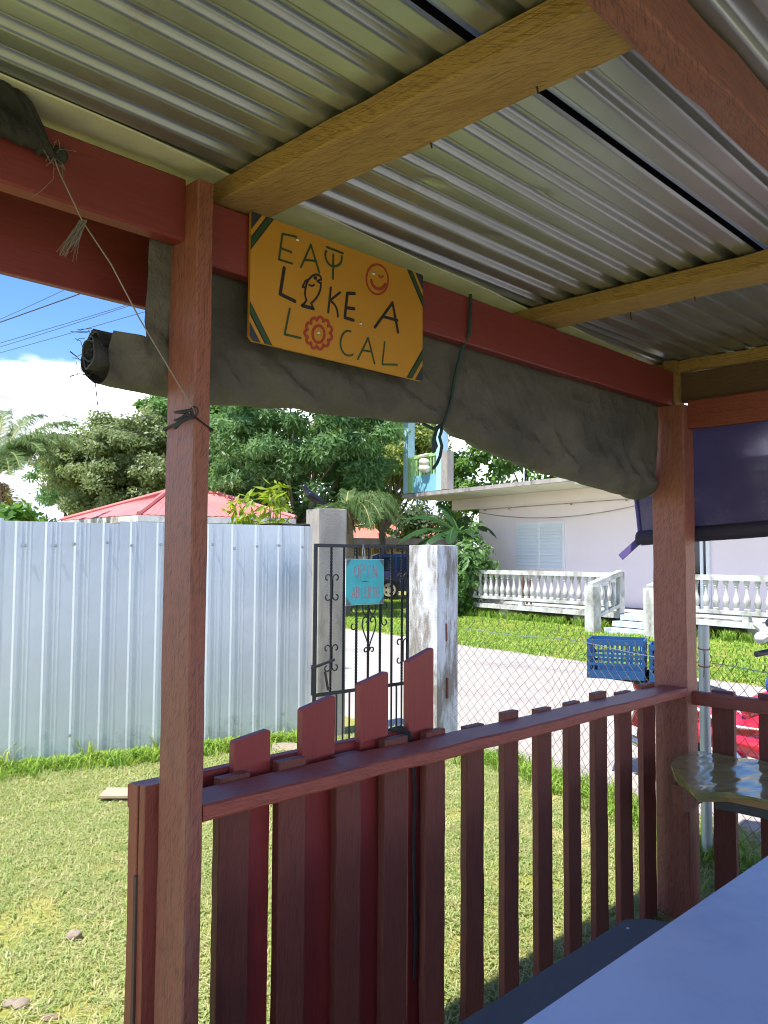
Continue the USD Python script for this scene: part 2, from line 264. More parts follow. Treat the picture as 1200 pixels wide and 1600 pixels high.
rough_mat('red_roof', (0.54, 0.175, 0.165), (0.46, 0.14, 0.135), scale=1.2, rough=0.55, bump=0.1, stain=(0.30, 0.11, 0.10), stain_lo=0.6, stain_hi=0.75)
rough_mat('orange_roof', (0.55, 0.16, 0.10), (0.46, 0.13, 0.08), scale=1.0, rough=0.7)
rough_mat('cream_wall', (0.62, 0.60, 0.50), (0.54, 0.52, 0.43), scale=1.5, rough=0.85)
rough_mat('bark', (0.20, 0.16, 0.12), (0.11, 0.085, 0.065), scale=7.0, rough=0.95, bump=0.6, dist=0.02, stretch=(1, 1, 0.3))
rough_mat('dark_roof', (0.075, 0.068, 0.062), (0.04, 0.036, 0.034), scale=2.0, rough=0.8, bump=0.3)
rough_mat('board_wall', (0.42, 0.32, 0.16), (0.25, 0.17, 0.09), scale=2.5, rough=0.85, stretch=(4, 4, 0.2), stain=(0.10, 0.07, 0.05), stain_lo=0.5, stain_hi=0.6)
rough_mat('floor_concrete', (0.36, 0.34, 0.31), (0.28, 0.26, 0.24), scale=3.0, rough=0.7, bump=0.2)
rough_mat('stone', (0.30, 0.25, 0.185), (0.21, 0.17, 0.125), scale=25.0, rough=0.9, bump=0.5)
plain('seam_shade', (0.004, 0.004, 0.004), 1.0, specular_ior_level=0.0)  # shade inside the roof seams, put into the colour as near-black
plain('white_paint', (0.78, 0.80, 0.82), 0.45)
plain('louvre', (0.74, 0.77, 0.80), 0.4)
plain('green_ink', (0.020, 0.055, 0.018), 0.45); plain('black_ink', (0.012, 0.011, 0.012), 0.4); plain('red_ink', (0.33, 0.030, 0.016), 0.45); plain('pink_ink', (0.46, 0.11, 0.15), 0.6)
plain('navy', (0.020, 0.024, 0.045), 0.5); plain('grey_board', (0.10, 0.14, 0.16), 0.6); plain('gold', (0.75, 0.45, 0.06), 0.5)
plain('screw_metal', (0.75, 0.68, 0.5), 0.28, 0.9); plain('bolt_metal', (0.45, 0.47, 0.5), 0.35, 0.8)
plain('rope_dark', (0.020, 0.045, 0.055), 0.8); plain('string_grey', (0.20, 0.17, 0.155), 0.9); plain('rope_black', (0.03, 0.03, 0.036), 0.85)
plain('crate_blue', (0.010, 0.070, 0.20), 0.45); plain('rubber', (0.018, 0.018, 0.019), 0.7); plain('moto_red', (0.52, 0.018, 0.045), 0.25, coat_weight=0.6); plain('moto_white', (0.75, 0.75, 0.75), 0.35)
plain('chrome', (0.6, 0.6, 0.62), 0.22, 1.0); plain('black_plastic', (0.022, 0.022, 0.025), 0.4); plain('blue_cloth', (0.03, 0.08, 0.34), 0.8)
plain('car_blue', (0.022, 0.032, 0.115), 0.22, coat_weight=0.8); plain('car_glass', (0.012, 0.016, 0.025), 0.08); plain('car_trim', (0.045, 0.045, 0.05), 0.5); plain('rim', (0.56, 0.47, 0.36), 0.5, 0.3)
plain('bag', (0.72, 0.74, 0.78), 0.25, transmission_weight=0.25)
plain('bird_black', (0.010, 0.010, 0.016), 0.32); plain('beak', (0.03, 0.03, 0.03), 0.4); plain('eye_yellow', (0.6, 0.5, 0.12), 0.3)
plain('cable', (0.035, 0.035, 0.04), 0.7); plain('dry_straw', (0.45, 0.36, 0.2), 0.9)
mat('table_top', {'g': ('geometry', {}), 'n': ('noise_texture', {'scale': 3.0, 'detail': 7.0, 'roughness': 0.65}), 'r': ('rgb_ramp', {'ramp': [(0.3, (0.40, 0.48, 0.68)), (0.7, (0.46, 0.54, 0.74))]}), 'rr': ('map_range', {'from_min': 0.35, 'from_max': 0.7, 'to_min': 0.26, 'to_max': 0.46}), 'mp': ('mapping', {'rotation': (0, 0, 0.5), 'scale': (8.0, 260.0, 8.0)}), 's': ('noise_texture', {'scale': 1.0, 'detail': 3.0}), 'sr': ('map_range', {'from_min': 0.70, 'from_max': 0.76, 'to_min': 0.0, 'to_max': 0.25, 'clamp': True}), 'mx': ('mix', {'mix_type': 'mix', 'color2': (0.55, 0.60, 0.70)}), 'bp': ('bump', {'strength': 0.06, 'distance': 0.003}), 'p': ('principled_bsdf', {})},
    [('g.position', 'n.vector'), ('n.fac', 'r.fac'), ('n.fac', 'rr.value'), ('rr.result', 'p.roughness'), ('g.position', 'mp.vector'), ('mp.vector', 's.vector'), ('s.fac', 'sr.value'), ('sr.result', 'mx.fac'), ('r.color', 'mx.color1'), ('mx.color', 'p.base_color'), ('n.fac', 'bp.height'), ('bp.normal', 'p.normal')], 'p.BSDF')
# olive plastic sheet stretched over the counter
mat('olive_plastic', {'g': ('geometry', {}), 'mp': ('mapping', {'scale': (9, 30, 9), 'rotation': (0, 0, rad(45))}), 'n': ('noise_texture', {'scale': 1.0, 'detail': 5.0, 'roughness': 0.6}), 'r': ('rgb_ramp', {'ramp': [(0.3, (0.19, 0.18, 0.06)), (0.7, (0.32, 0.30, 0.12))]}), 'bp': ('bump', {'strength': 0.12, 'distance': 0.005}), 'p': ('principled_bsdf', {'roughness': 0.14, 'specular_ior_level': 0.8, 'coat_weight': 0.5, 'coat_roughness': 0.08})},
    [('g.position', 'mp.vector'), ('mp.vector', 'n.vector'), ('n.fac', 'r.fac'), ('r.color', 'p.base_color'), ('n.fac', 'bp.height'), ('bp.normal', 'p.normal')], 'p.BSDF')
# woven purple shade cloth, a little light through it
mat('shade_mesh', {'g': ('geometry', {}), 'n': ('noise_texture', {'scale': 330.0, 'detail': 2.0}), 'nb': ('noise_texture', {'scale': 2.5, 'detail': 4.0}), 'a': ('math', {'math_type': 'add'}), 'r': ('map_range', {'from_min': 1.08, 'from_max': 1.22, 'to_min': 0.0, 'to_max': 0.09, 'clamp': True}), 'd': ('principled_bsdf', {'base_color': (0.046, 0.037, 0.064), 'roughness': 0.75}), 't': ('translucent_bsdf', {'color': (0.05, 0.036, 0.10)}), 'm1': ('mix_closure', {'fac': 0.35}), 'tr': ('transparent_bsdf', {'color': (0.8, 0.78, 0.95)}), 'm2': ('mix_closure', {})},
    [('g.position', 'n.vector'), ('g.position', 'nb.vector'), ('n.fac', 'a.value1'), ('nb.fac', 'a.value2'), ('a.value', 'r.value'), ('r.result', 'm2.fac'), ('d.BSDF', 'm1.closure1'), ('t.BSDF', 'm1.closure2'), ('m1.closure', 'm2.closure1'), ('tr.BSDF', 'm2.closure2')], 'm2.closure')
plain('purple_hem', (0.075, 0.055, 0.20), 0.7)
# ground: lawn earth with thatch and bare patches
mat('lawn_earth', {'g': ('geometry', {}), 'n': ('noise_texture', {'scale': 1.3, 'detail': 6.0, 'roughness': 0.6}), 'f': ('noise_texture', {'scale': 55.0, 'detail': 5.0, 'roughness': 0.7}),
    'r': ('rgb_ramp', {'ramp': [(0.30, (0.36, 0.28, 0.18)), (0.43, (0.32, 0.31, 0.12)), (0.62, (0.24, 0.27, 0.07))]}), 'rf': ('rgb_ramp', {'ramp': [(0.3, (0.55, 0.5, 0.4)), (0.7, (1.3, 1.25, 1.0))]}), 'mu': ('mix', {'mix_type': 'multiply', 'fac': 1.0}), 'bp': ('bump', {'strength': 0.8, 'distance': 0.012}), 'p': ('principled_bsdf', {'roughness': 0.95, 'specular_ior_level': 0.15})},
    [('g.position', 'n.vector'), ('g.position', 'f.vector'), ('n.fac', 'r.fac'), ('f.fac', 'rf.fac'), ('r.color', 'mu.color1'), ('rf.color', 'mu.color2'), ('mu.color', 'p.base_color'), ('f.fac', 'bp.height'), ('bp.normal', 'p.normal')], 'p.BSDF')
def blade(name, cols):
    mat(name, {'oi': ('object_info', {}), 'r': ('rgb_ramp', {'ramp': cols}), 'p': ('principled_bsdf', {'roughness': 0.5, 'specular_ior_level': 0.35}), 't': ('translucent_bsdf', {}), 'mx': ('mix_closure', {'fac': 0.35})},
        [('oi.random', 'r.fac'), ('r.color', 'p.base_color'), ('r.color', 't.color'), ('p.BSDF', 'mx.closure1'), ('t.BSDF', 'mx.closure2')], 'mx.closure')
blade('lawn_blade', [(0.0, (0.56, 0.51, 0.27)), (0.22, (0.47, 0.48, 0.20)), (0.6, (0.36, 0.43, 0.14)), (1.0, (0.25, 0.36, 0.09))])
blade('lush_blade', [(0.0, (0.36, 0.46, 0.07)), (0.5, (0.25, 0.41, 0.055)), (1.0, (0.17, 0.31, 0.045))])
leaf('leaf_mango', [(0.127, 0.241, 0.081), (0.184, 0.322, 0.098), (0.265, 0.391, 0.127), (0.414, 0.483, 0.207)])
leaf('leaf_olive', [(0.184, 0.241, 0.092), (0.287, 0.322, 0.132), (0.380, 0.385, 0.184), (0.230, 0.322, 0.098)])
leaf('leaf_gold', [(0.253, 0.322, 0.081), (0.391, 0.414, 0.103), (0.460, 0.380, 0.127), (0.230, 0.333, 0.081)])
leaf('leaf_almond', [(0.149, 0.276, 0.069), (0.218, 0.333, 0.075), (0.380, 0.276, 0.081), (0.172, 0.287, 0.069)])
leaf('leaf_young', [(0.20, 0.28, 0.03), (0.30, 0.32, 0.04), (0.17, 0.26, 0.035), (0.10, 0.20, 0.03)])
leaf('leaf_shrub', [(0.103, 0.218, 0.046), (0.172, 0.299, 0.057), (0.230, 0.356, 0.069)])
leaf('leaf_palm', [(0.10, 0.17, 0.05), (0.15, 0.22, 0.065), (0.21, 0.26, 0.08)], 0.3, rough=0.55)
leaf('leaf_palm_yellow', [(0.16, 0.18, 0.05), (0.26, 0.25, 0.07), (0.20, 0.21, 0.055)], rough=0.55)
leaf('leaf_banana', [(0.035, 0.095, 0.035), (0.055, 0.13, 0.04)], rough=0.35)
leaf('leaf_far', [(0.07, 0.11, 0.035), (0.10, 0.14, 0.045), (0.13, 0.16, 0.06)])
plain('frond_stem', (0.30, 0.27, 0.08), 0.5); plain('dead_leaf', (0.28, 0.20, 0.11), 0.9)
# blue mosaic of the stair tiles
mat('stair_tile', {'g': ('geometry', {}), 'mp': ('mapping', {'rotation': (0, 0, AH), 'scale': (9, 9, 9)}), 'v': ('voronoi_texture', {'scale': 1.6, 'metric': 'chebychev'}), 'r': ('rgb_ramp', {'ramp': [(0.0, (0.26, 0.36, 0.54)), (0.45, (0.46, 0.54, 0.64)), (0.6, (0.60, 0.64, 0.68))]}), 'p': ('principled_bsdf', {'roughness': 0.3})},
    [('g.position', 'mp.vector'), ('mp.vector', 'v.vector'), ('v.color', 'r.fac'), ('r.color', 'p.base_color')], 'p.BSDF')

# ------------------------------------------------------------------ ground, road, verge
def HWd(p): d = np.asarray(p) - HO; return d @ HS, d @ HD

rng = np.random.RandomState(7)
def axis_pts(a, b, fine0, fine1, n):
    return np.unique(np.concatenate([np.linspace(a, fine0, 14), np.linspace(fine0, fine1, n), np.linspace(fine1, b, 14)]))
gx, gy = axis_pts(-400, 400, -9, 12, 90), axis_pts(-300, 600, -2, 30, 110)
X, Y = np.meshgrid(gx, gy)
def ground_z(x, y):
    p = np.stack([np.asarray(x) * 0.9, np.asarray(y) * 0.9, np.zeros_like(np.asarray(x, float))], -1)
    u_, v_ = (x - PO[0]) * PU[0] + (y - PO[1]) * PU[1], (x - PO[0]) * PV[0] + (y - PO[1]) * PV[1]
    dip = np.clip((0.75 - v_) / 0.7, 0, 1) * np.clip((v_ + 4) / 1.5, 0, 1) * np.clip((u_ + 2.2) / 1.2, 0, 1) * np.clip((3.6 - u_) / 0.6, 0, 1)
    return (meshkit.fbm(p, 3, 5) - 0.5) * 0.05 - 0.11 * dip
ROAD_NEAR = float((np.array([0.84, 6.75, 0]) - HO) @ HD); ROAD_FAR = float((np.array([1.4, 16.06, 0]) - HO) @ HD)
S, D = (X - HO[0]) * HS[0] + (Y - HO[1]) * HS[1], (X - HO[0]) * HD[0] + (Y - HO[1]) * HD[1]
inroad = np.clip(np.minimum(ROAD_NEAR - D, D - ROAD_FAR) / 0.6 + 0.5, 0, 1)
Z = ground_z(X, Y) * (1 - inroad) * (np.abs(X) < 60) * (np.abs(Y) < 80) - 0.02 * inroad
obj('ground', MB().grid(np.stack([X, Y, Z], -1)), 'lawn_earth', smooth=True, kind='structure')
ss = np.linspace(-120, 90, 420)
def wob(s, k, a): return a * (meshkit.fbm(np.stack([s * 0.5, np.full_like(s, k), s * 0], -1), 4, 3) - 0.5)
e0, e1 = ROAD_NEAR - 0.15 + wob(ss, 1.5, 0.9), ROAD_FAR + wob(ss, 9.5, 0.9)
rows = []
for t in np.linspace(0, 1, 9):
    d = e0 * (1 - t) + e1 * t; crown = 0.012 + 0.035 * (1 - (2 * t - 1) ** 2)
    if t in (0, 1): crown = -0.015
    rows.append(HO + ss[:, None] * HS + d[:, None] * HD + ZZ * crown)
obj('road', MB().grid(np.stack(rows)), 'road', smooth=True, kind='structure')
pf = MB().box(PW(0.65, -1.20, -0.13), PU * 2.25, PV * 1.10, ZZ * 0.035)
obj('porch_floor', pf, 'floor_concrete', kind='structure')

# ------------------------------------------------------------------ the porch
porch = thing('wooden_porch', PO, 'red painted timber porch with corrugated zinc roof and picket railing around the table', 'porch')
def pbar(name, ax, u0, u1, v0, v1, z0, z1, material, parent, ch=0.003, seg=10, jit=0.0006, seed=0, **k):
    u, v, z = (u0 + u1) / 2, (v0 + v1) / 2, (z0 + z1) / 2
    mb = MB()
    if ax == 'u': mb.bar(PW(u0, v, z), PW(u1, v, z), abs(v1 - v0), abs(z1 - z0), ZZ, ch, seg, jit, seed)
    if ax == 'v': mb.bar(PW(u, v0, z), PW(u, v1, z), abs(u1 - u0), abs(z1 - z0), ZZ, ch, seg, jit, seed)
    if ax == 'z': mb.bar(PW(u, v, z0), PW(u, v, z1), abs(u1 - u0), abs(v1 - v0), PV, ch, seg, jit, seed)
    return obj(name, mb, material, parent, **k)
pbar('post', 'z', 0, 0.047, 0.0, 0.13, -0.16, 2.548, 'red_post', porch, 0.004, 26, 0.0006, 1, label='slim post left of the hanging yellow sign')
pbar('post', 'z', 2.732, 2.846, 0.0, 0.166, -0.16, 2.362, 'red_post', porch, 0.005, 26, 0.0007, 2, label='thick corner post at the street end')
for u, v in ((-1.58, 0.0), (-1.58, -2.28), (0.9, -2.28), (2.74, -2.28)):
    pbar('post', 'z', u, u + 0.1, v, v + 0.1, -0.16, 2.40, 'red_post', porch, seed=int(u * 10) + 50)
pbar('front_beam', 'u', 0.048, 2.765, 0.062, 0.112, 2.363, 2.533, 'red_beam', porch, 0.004, 8, 0.001, 3)
pbar('front_beam', 'u', -1.62, -0.001, 0.058, 0.112, 2.405, 2.566, 'red_beam', porch, 0.006, 8, 0.001, 4)
pbar('fascia', 'u', -1.66, 3.08, 0.33, 0.358, 2.302, 2.585, 'red_beam', porch, 0.003, 8, 0.001, 5)
for k in range(16):
    u = -0.3 + 0.2 * k; pbar('rear_board', 'z', u + 0.003, u + 0.197, -2.27, -2.252, -0.09, 0.95, 'red_paint', porch, 0.002, 4, seed=300 + k)  # half wall added behind the camera to darken the porch interior
pbar('rear_beam', 'u', -1.6, 2.9, -2.25, -2.2, 2.40, 2.535, 'red_beam', porch)
rafters = []
for i, (u0, u1, v0, h) in enumerate(((0.10, 0.262, 0.32, 2.540), (1.585, 1.745, 0.32, 2.542), (2.815, 2.965, 0.32, 2.540), (-1.3, -1.15, 0.32, 2.54))):
    rafters.append(pbar('rafter', 'v', u0, u1, v0, -1.064, h, 2.598, 'raw_wood', porch, 0.004, 12, 0.0015, 10 + i))
    if i: pbar('rafter', 'v', u0, u1, -1.136, -2.28, h, 2.598, 'raw_wood', porch, 0.004, 8, 0.0015, 20 + i)
pbar('ridge_beam', 'u', -1.6, 3.02, -1.134, -1.068, 2.497, 2.597, 'red_post', porch, 0.005, 40, 0.0018, 30, label='rough red beam crossing the roof overhead')
for (px, py) in ((672, 218), (838, 131), (1085, 462), (985, 492)):
    q = gz((px, py), 2.545); obj('nail', MB().tube([q + ZZ * 0.03, q, q - ZZ * 0.018 + PU * 0.006], 0.0022, 5), 'iron', porch)
# roof sheets: wide pans with narrow raised channels, running along the front
def sheet(name, va, vb, z0, seed, phase=0.0):
    vs, zs = [], []
    v = va
    prof = [(-0.50, 0.000), (-0.30, -0.0012), (-0.235, 0.0005), (-0.20, 0.004), (-0.16, 0.013), (-0.125, 0.0185), (-0.06, 0.0205), (0.06, 0.0205), (0.125, 0.0185), (0.16, 0.013), (0.20, 0.004), (0.235, 0.0005), (0.30, -0.0012)]
    pts = []
    k0 = int(math.floor((-0.085 - va) / 0.1)) - 1; k1 = int(math.ceil((-0.085 - vb) / 0.1)) + 1
    for k in range(k0, k1 + 1):
        c = -0.085 - 0.1 * k + phase
        for a, h in prof: pts.append((c - a * 0.1, h))
    pts = sorted([p for p in pts if vb < p[0] < va], reverse=True)
    vv = np.array([va] + [p[0] for p in pts] + [vb]); hh = np.interp(-vv, [-p[0] for p in pts], [p[1] for p in pts])
    uu = np.linspace(-1.62, 3.1, 130); U_, V_ = np.meshgrid(uu, vv, indexing='ij')
    P = np.stack([U_ * 0.9, V_ * 2.0, U_ * 0], -1); wave = (meshkit.fbm(P, 3, seed) - 0.5) * 0.010
    dent = sum(a * np.exp(-(((U_ - du) / 0.022) ** 2 + ((V_ - dv) / 0.02) ** 2)) for du, dv, a in ((0.50, -0.335, 0.010), (0.92, -0.23, 0.009), (0.75, -0.5, 0.006)))
    Zr = z0 + hh[None, :] + wave + dent
    obj(name, MB().grid(PO + U_[..., None] * PU + V_[..., None] * PV + Zr[..., None] * ZZ), 'roof_zinc', porch, smooth=True)
sheet('roof_sheet', 0.34, -0.767, 2.603, 1)
sheet('roof_sheet', -0.775, -1.66, 2.601, 2)
sheet('roof_sheet', -1.668, -2.30, 2.601, 3)
for v in (-0.771, -1.664): obj('roof_lap', MB().box(PW(0.74, v, 2.640), PU * 2.36, PV * 0.045, ZZ * 0.002), 'seam_shade', porch)  # dark strips over the sheet seams, painting the shade of the gap
ef = []
u = np.linspace(-1.62, 3.1, 60); ve = 0.012 + 0.060 * u + 0.004 * np.sin(u * 9)
for t, z in ((-0.004, 2.602), (0.0, 2.5975), (0.03, 2.597), (0.5, 2.596), (1.0, 2.590)):
    v = ve + (0.40 - ve) * t; ef.append(PO + u[:, None] * PU + v[:, None] * PV + (z + 0.002 * np.sin(u * 3.1))[:, None] * ZZ)
obj('eave_sheet', MB().grid(np.stack(ef)), 'eave_paint', porch, smooth=30)
# front railing
rail = obj('top_rail', MB().bar(PW(0.048, 0.068, 0.979), PW(2.731, 0.066, 0.979), 0.134, 0.042, ZZ, 0.005, 22, 0.0012, 40), 'red_paint', porch)
for i, (a, b) in enumerate(((.187, .287), (.387, .487), (.610, .712), (.815, .926), (1.018, 1.118), (1.237, 1.338), (1.462, 1.553), (1.682, 1.781), (1.905, 1.999), (2.118, 2.221), (2.334, 2.446), (2.557, 2.678))):
    top = 1.012 + 0.012 * math.sin(i * 2.3)
    o = MB().bar(PW((a + b) / 2 + 0.004 * math.sin(i), 0.151, -0.14), PW((a + b) / 2, 0.151, top), b - a, 0.030, PV, 0.002, 14, 0.0006, 60 + i)
    obj('picket', o, 'picket_paint', rail)
rail = obj('side_rail', MB().bar(PW(2.803, -0.002, 0.946), PW(2.803, -2.2, 0.940), 0.048, 0.063, ZZ, 0.004, 16, 0.0012, 42), 'red_paint', porch)
for i in range(10):
    v = -0.127 - 0.2165 * i + 0.006 * math.sin(i * 3)
    obj('picket', MB().bar(PW(2.843, v, -0.14), PW(2.843, v, 0.988 + 0.008 * math.sin(i * 1.7)), 0.030, 0.104, PV, 0.002, 12, 0.0006, 80 + i), 'picket_paint', rail)
pbar('side_beam', 'v', 2.780, 2.825, -0.002, -2.25, 2.247, 2.386, 'red_paint', porch, 0.004, 12, 0.0014, 43)
pbar('side_beam', 'v', 2.832, 2.870, 0.05, -2.25, 2.388, 2.536, 'dark_wood', porch, 0.004, 8, 0.001, 44, label='dark upper board over the purple cloth')
pbar('packing_block', 'v', 2.7665, 2.868, 0.115, 0.055, 2.364, 2.594, 'raw_wood', porch, seed=45)
pbar('packing_block', 'u', 2.66, 2.764, 0.114, 0.20, 2.364, 2.50, 'dark_wood', porch, seed=46)  # added behind the beam to close a light leak over the post

# the porch gate folded back against the railing
gate = thing('picket_gate', PW(0.55, 0.2, 0.1), 'red picket gate with four slanted tops rising to the right, folded against the front railing', 'gate')
for i, (a, b, za, zb) in enumerate(((.268, .393, 1.087, 1.106), (.513, .645, 1.146, 1.175), (.755, .882, 1.197, 1.227), (.982, 1.111, 1.250, 1.289))):
    v0, v1 = 0.186, 0.210
    V = []
    for v in (v0, v1):
        V += [PW(a, v, -0.03), PW(b, v, -0.03), PW(b, v, zb - 0.006), PW(b - 0.006, v, zb), PW(a + 0.006, v, za + 0.004), PW(a, v, za - 0.002)]
    F, T = [], [[(k % 6 in (0, 1)) * 0.0 + (0.16 if k % 6 < 2 else 1.1), (0.1 if k % 6 in (1, 2, 3) else 0) + i * 3.1] for k in range(12)]
    mb = MB(); front, back = V[:6], V[6:]
    mb.add(front, [[0, k, k + 1] for k in range(1, 5)], T[:6]); mb.add(back, [[0, k + 1, k] for k in range(1, 5)], T[:6])
    for k in range(6): mb.add([front[k], back[k], back[(k + 1) % 6], front[(k + 1) % 6]], [[0, 1, 2, 3]], [T[k], [T[k][0], T[k][1] + .024], [T[(k + 1) % 6][0], T[(k + 1) % 6][1] + .024], T[(k + 1) % 6]])
    obj('picket', mb, 'gate_paint', gate)
pbar('rail', 'u', -0.02, 1.14, 0.211, 0.246, 0.958, 1.018, 'gate_paint', gate, seed=46)
pbar('rail', 'u', -0.02, 1.14, 0.211, 0.246, 0.0, 0.07, 'gate_paint', gate, seed=47)
pbar('stile', 'z', -0.022, 0.10, 0.156, 0.183, -0.05, 1.028, 'red_paint', gate, 0.002, 6, 0.0006, 48)
pbar('stile', 'z', -0.022, 0.06, 0.192, 0.236, -0.05, 1.022, 'red_paint', gate, 0.002, 6, 0.0006, 49)
obj('hinge', MB().box(PW(-0.024, 0.188, 0.45), PU * 0.003, PV * 0.006, ZZ * 0.35), 'dark_wood', gate)
st = [PW(0.965, 0.20, 0.98), PW(0.945, 0.235, 1.022), PW(0.955, 0.20, 1.028), PW(0.972, 0.176, 1.012), PW(0.990, 0.171, 0.96), PW(1.00, 0.171, 0.80), PW(0.995, 0.171, 0.6), PW(1.006, 0.171, 0.35), PW(1.0, 0.171, 0.2)]
obj('hinge_strap', MB().tube(st, [0.009, 0.013, 0.013, 0.010, 0.006, 0.006, 0.006, 0.006, 0.005], 6), 'black_cloth', gate)

# ------------------------------------------------------------------ rolled tarpaulin under the beam
tarp = thing('rolled_tarp', PW(1.3, 0.2, 1.95), 'grey-brown tarpaulin rolled up and hanging under the red front beam', 'tarpaulin')
uk = [-0.16, 0.18, 0.45, 0.7, 1.0, 1.16, 1.22, 1.40, 1.83, 2.25, 2.72]; zb = [2.035, 2.032, 2.055, 2.066, 2.082, 2.088, 2.070, 2.036, 1.978, 1.945, 1.905]
uu = np.concatenate([np.linspace(-0.150, 1.0, 110), np.linspace(1.005, 1.35, 60), np.linspace(1.36, 2.722, 120)])
zbot = np.interp(uu, uk, zb); rr = np.interp(uu, [-0.16, 1.0, 1.13, 1.2, 1.4, 2.72], [0.078, 0.082, 0.050, 0.062, 0.088, 0.095])
def roll_profile(n=84):
    out = []
    for k in range(n):
        t = k / (n - 1)
        out.append(('flat', t / 0.34) if t < 0.34 else ('arc', (t - 0.34) / 0.66))
    return out
rows = []
for kind, q in roll_profile():
    if kind == 'flat':
        z = 2.50 * (1 - q) + (zbot + rr) * q; v = 0.120 + 0.018 * q + 0 * uu
    else:
        a = np.pi + q * np.pi * 1.35; v = 0.138 + rr + rr * np.cos(a); z = zbot + rr + rr * np.sin(a)
    rows.append(np.stack([uu + 0 * z, v, z], -1))
G = np.stack(rows)
flat_part = np.clip((G[..., 2] - (zbot + rr)[None]) / 0.3, 0, 1)
wr = (meshkit.fbm(np.stack([G[..., 0] * 7, G[..., 2] * 9, G[..., 1] * 9], -1), 4, 11) - 0.5) * 0.034
diag = (meshkit.fbm(np.stack([(G[..., 0] - 1.15) * 10 + G[..., 2] * 6, G[..., 2] * 3, G[..., 1] * 3], -1), 3, 21) - 0.5) * 0.03 * np.exp(-((G[..., 0] - 1.2) / 0.45) ** 2)
rid = lambda q, sd_: np.abs(meshkit.fbm(q, 3, sd_) - 0.5)
crease = (0.05 - 1.0 * rid(np.stack([G[..., 0] * 9 + G[..., 2] * 5, G[..., 2] * 6 - G[..., 0] * 2, G[..., 1] * 4], -1), 41)) * 0.05 + (0.05 - rid(np.stack([G[..., 0] * 4.0, G[..., 2] * 14, G[..., 1] * 5], -1), 47)) * 0.035
low = np.exp(-((G[..., 2] - zbot[None] - 0.06) / 0.10) ** 2)
dg = np.sin(G[..., 0] * 24 + G[..., 2] * 46 + 7 * meshkit.noise(np.stack([G[..., 0] * 3, G[..., 2] * 4, G[..., 2] * 0], -1), 13)); dg = np.sign(dg) * np.abs(dg) ** 0.6
crease = crease + 0.011 * dg * low * (0.3 + meshkit.noise(np.stack([G[..., 0] * 2.3, G[..., 2] * 0, G[..., 2] * 0], -1), 14))
fold = 0.010 * np.sin(G[..., 0] * 38 + 6 * meshkit.noise(np.stack([G[..., 0] * 2, G[..., 2] * 2, G[..., 2] * 0], -1), 3)) * np.exp(-((G[..., 2] - 2.03) / 0.09) ** 2)
G[..., 1] += (wr + diag + fold + crease) * (0.5 + 0.5 * (1 - flat_part)); G[..., 1] = np.maximum(G[..., 1], 0.118)
left = uu < -0.075                                   # the sheet above the roll starts a little further in
W = PO + G[..., :1] * PU + G[..., 1:2] * PV + G[..., 2:] * ZZ
mb = MB(); nfl = sum(1 for k, q in roll_profile() if k == 'flat'); c0 = int(left.sum())
mb.grid(W[nfl - 4:, :c0 + 1]); mb.grid(W[:, c0:])
obj('sheet', mb, 'tarp', tarp, smooth=True)
def spiral(u, r0, r1, turns, cv, cz, n=90):
    a = np.linspace(0.4, 0.4 + turns * 2 * np.pi, n); r = np.linspace(r0, r1, n) * (1 + 0.16 * np.sin(a * 1.7) + 0.07 * np.sin(a * 4.3 + 1))
    return np.stack([np.full(n, u) + 0.012 * np.sin(a * 0.7), cv + r * np.cos(a) * 0.95, cz + r * np.sin(a)], -1)
cv, cz = 0.212, 2.113
sp = np.stack([spiral(u, 0.010, 0.056, 3.4, cv, cz) for u in np.linspace(-0.168, 0.05, 5)])
obj('rolled_end', MB().grid(PO + sp[..., :1] * PU + sp[..., 1:2] * PV + sp[..., 2:] * ZZ), 'tarp_dark', tarp, smooth=True)
rim = sp[0]; obj('edge_hem', MB().tube(PO + rim[:, :1] * PU + rim[:, 1:2] * PV + rim[:, 2:] * ZZ, 0.0028, 5), 'tarp_dark', tarp)
th = MB(); r = np.random.RandomState(4)
for k in range(16):
    a = r.rand() * 6.28; p = PW(-0.168, cv + 0.045 * math.cos(a), cz + 0.06 * math.sin(a)); d = -PU * (0.01 + 0.03 * r.rand()) + PV * (0.012 * r.randn() + 0.02) + ZZ * 0.014 * r.randn()
    th.tube([p, p + d * 0.5 + r.randn(3) * 0.004, p + d + r.randn(3) * 0.006], 0.0008, 4)
p = PW(-0.150, 0.22, 2.04); th.tube([p, p - ZZ * 0.025 + PU * 0.004, p - ZZ * 0.055 + PU * 0.008], 0.0012, 4)
obj('frayed_threads', th, 'black_cloth', tarp, kind='stuff')

# rope round the tarp
rp = [PW(1.150, 0.052, 2.538), PW(1.150, 0.050, 2.52), PW(1.144, 0.052, 2.40), PW(1.140, 0.085, 2.34), PW(1.135, 0.110, 2.25), PW(1.128, 0.125, 2.15), PW(1.120, 0.150, 2.085), PW(1.112, 0.19, 2.068), PW(1.10, 0.23, 2.09)]
t1 = [PW(1.112, 0.150, 2.080), PW(1.085, 0.13, 2.05), PW(1.075, 0.13, 2.03), PW(1.088, 0.13, 2.00), PW(1.085, 0.135, 1.965), PW(1.062, 0.13, 1.935), PW(1.035, 0.125, 1.915)]
t2 = [PW(1.112, 0.150, 2.080), PW(1.06, 0.13, 2.055), PW(1.045, 0.13, 2.02), PW(1.05, 0.13, 1.995), PW(1.042, 0.13, 1.97)]
rope = thing('tie_rope', PW(1.13, 0.1, 1.9), 'dark teal rope tied round the middle of the hanging tarp roll, ends dangling', 'rope')
obj('rope', MB().tube(rp, 0.0062, 7), 'rope_dark', rope, smooth=True)
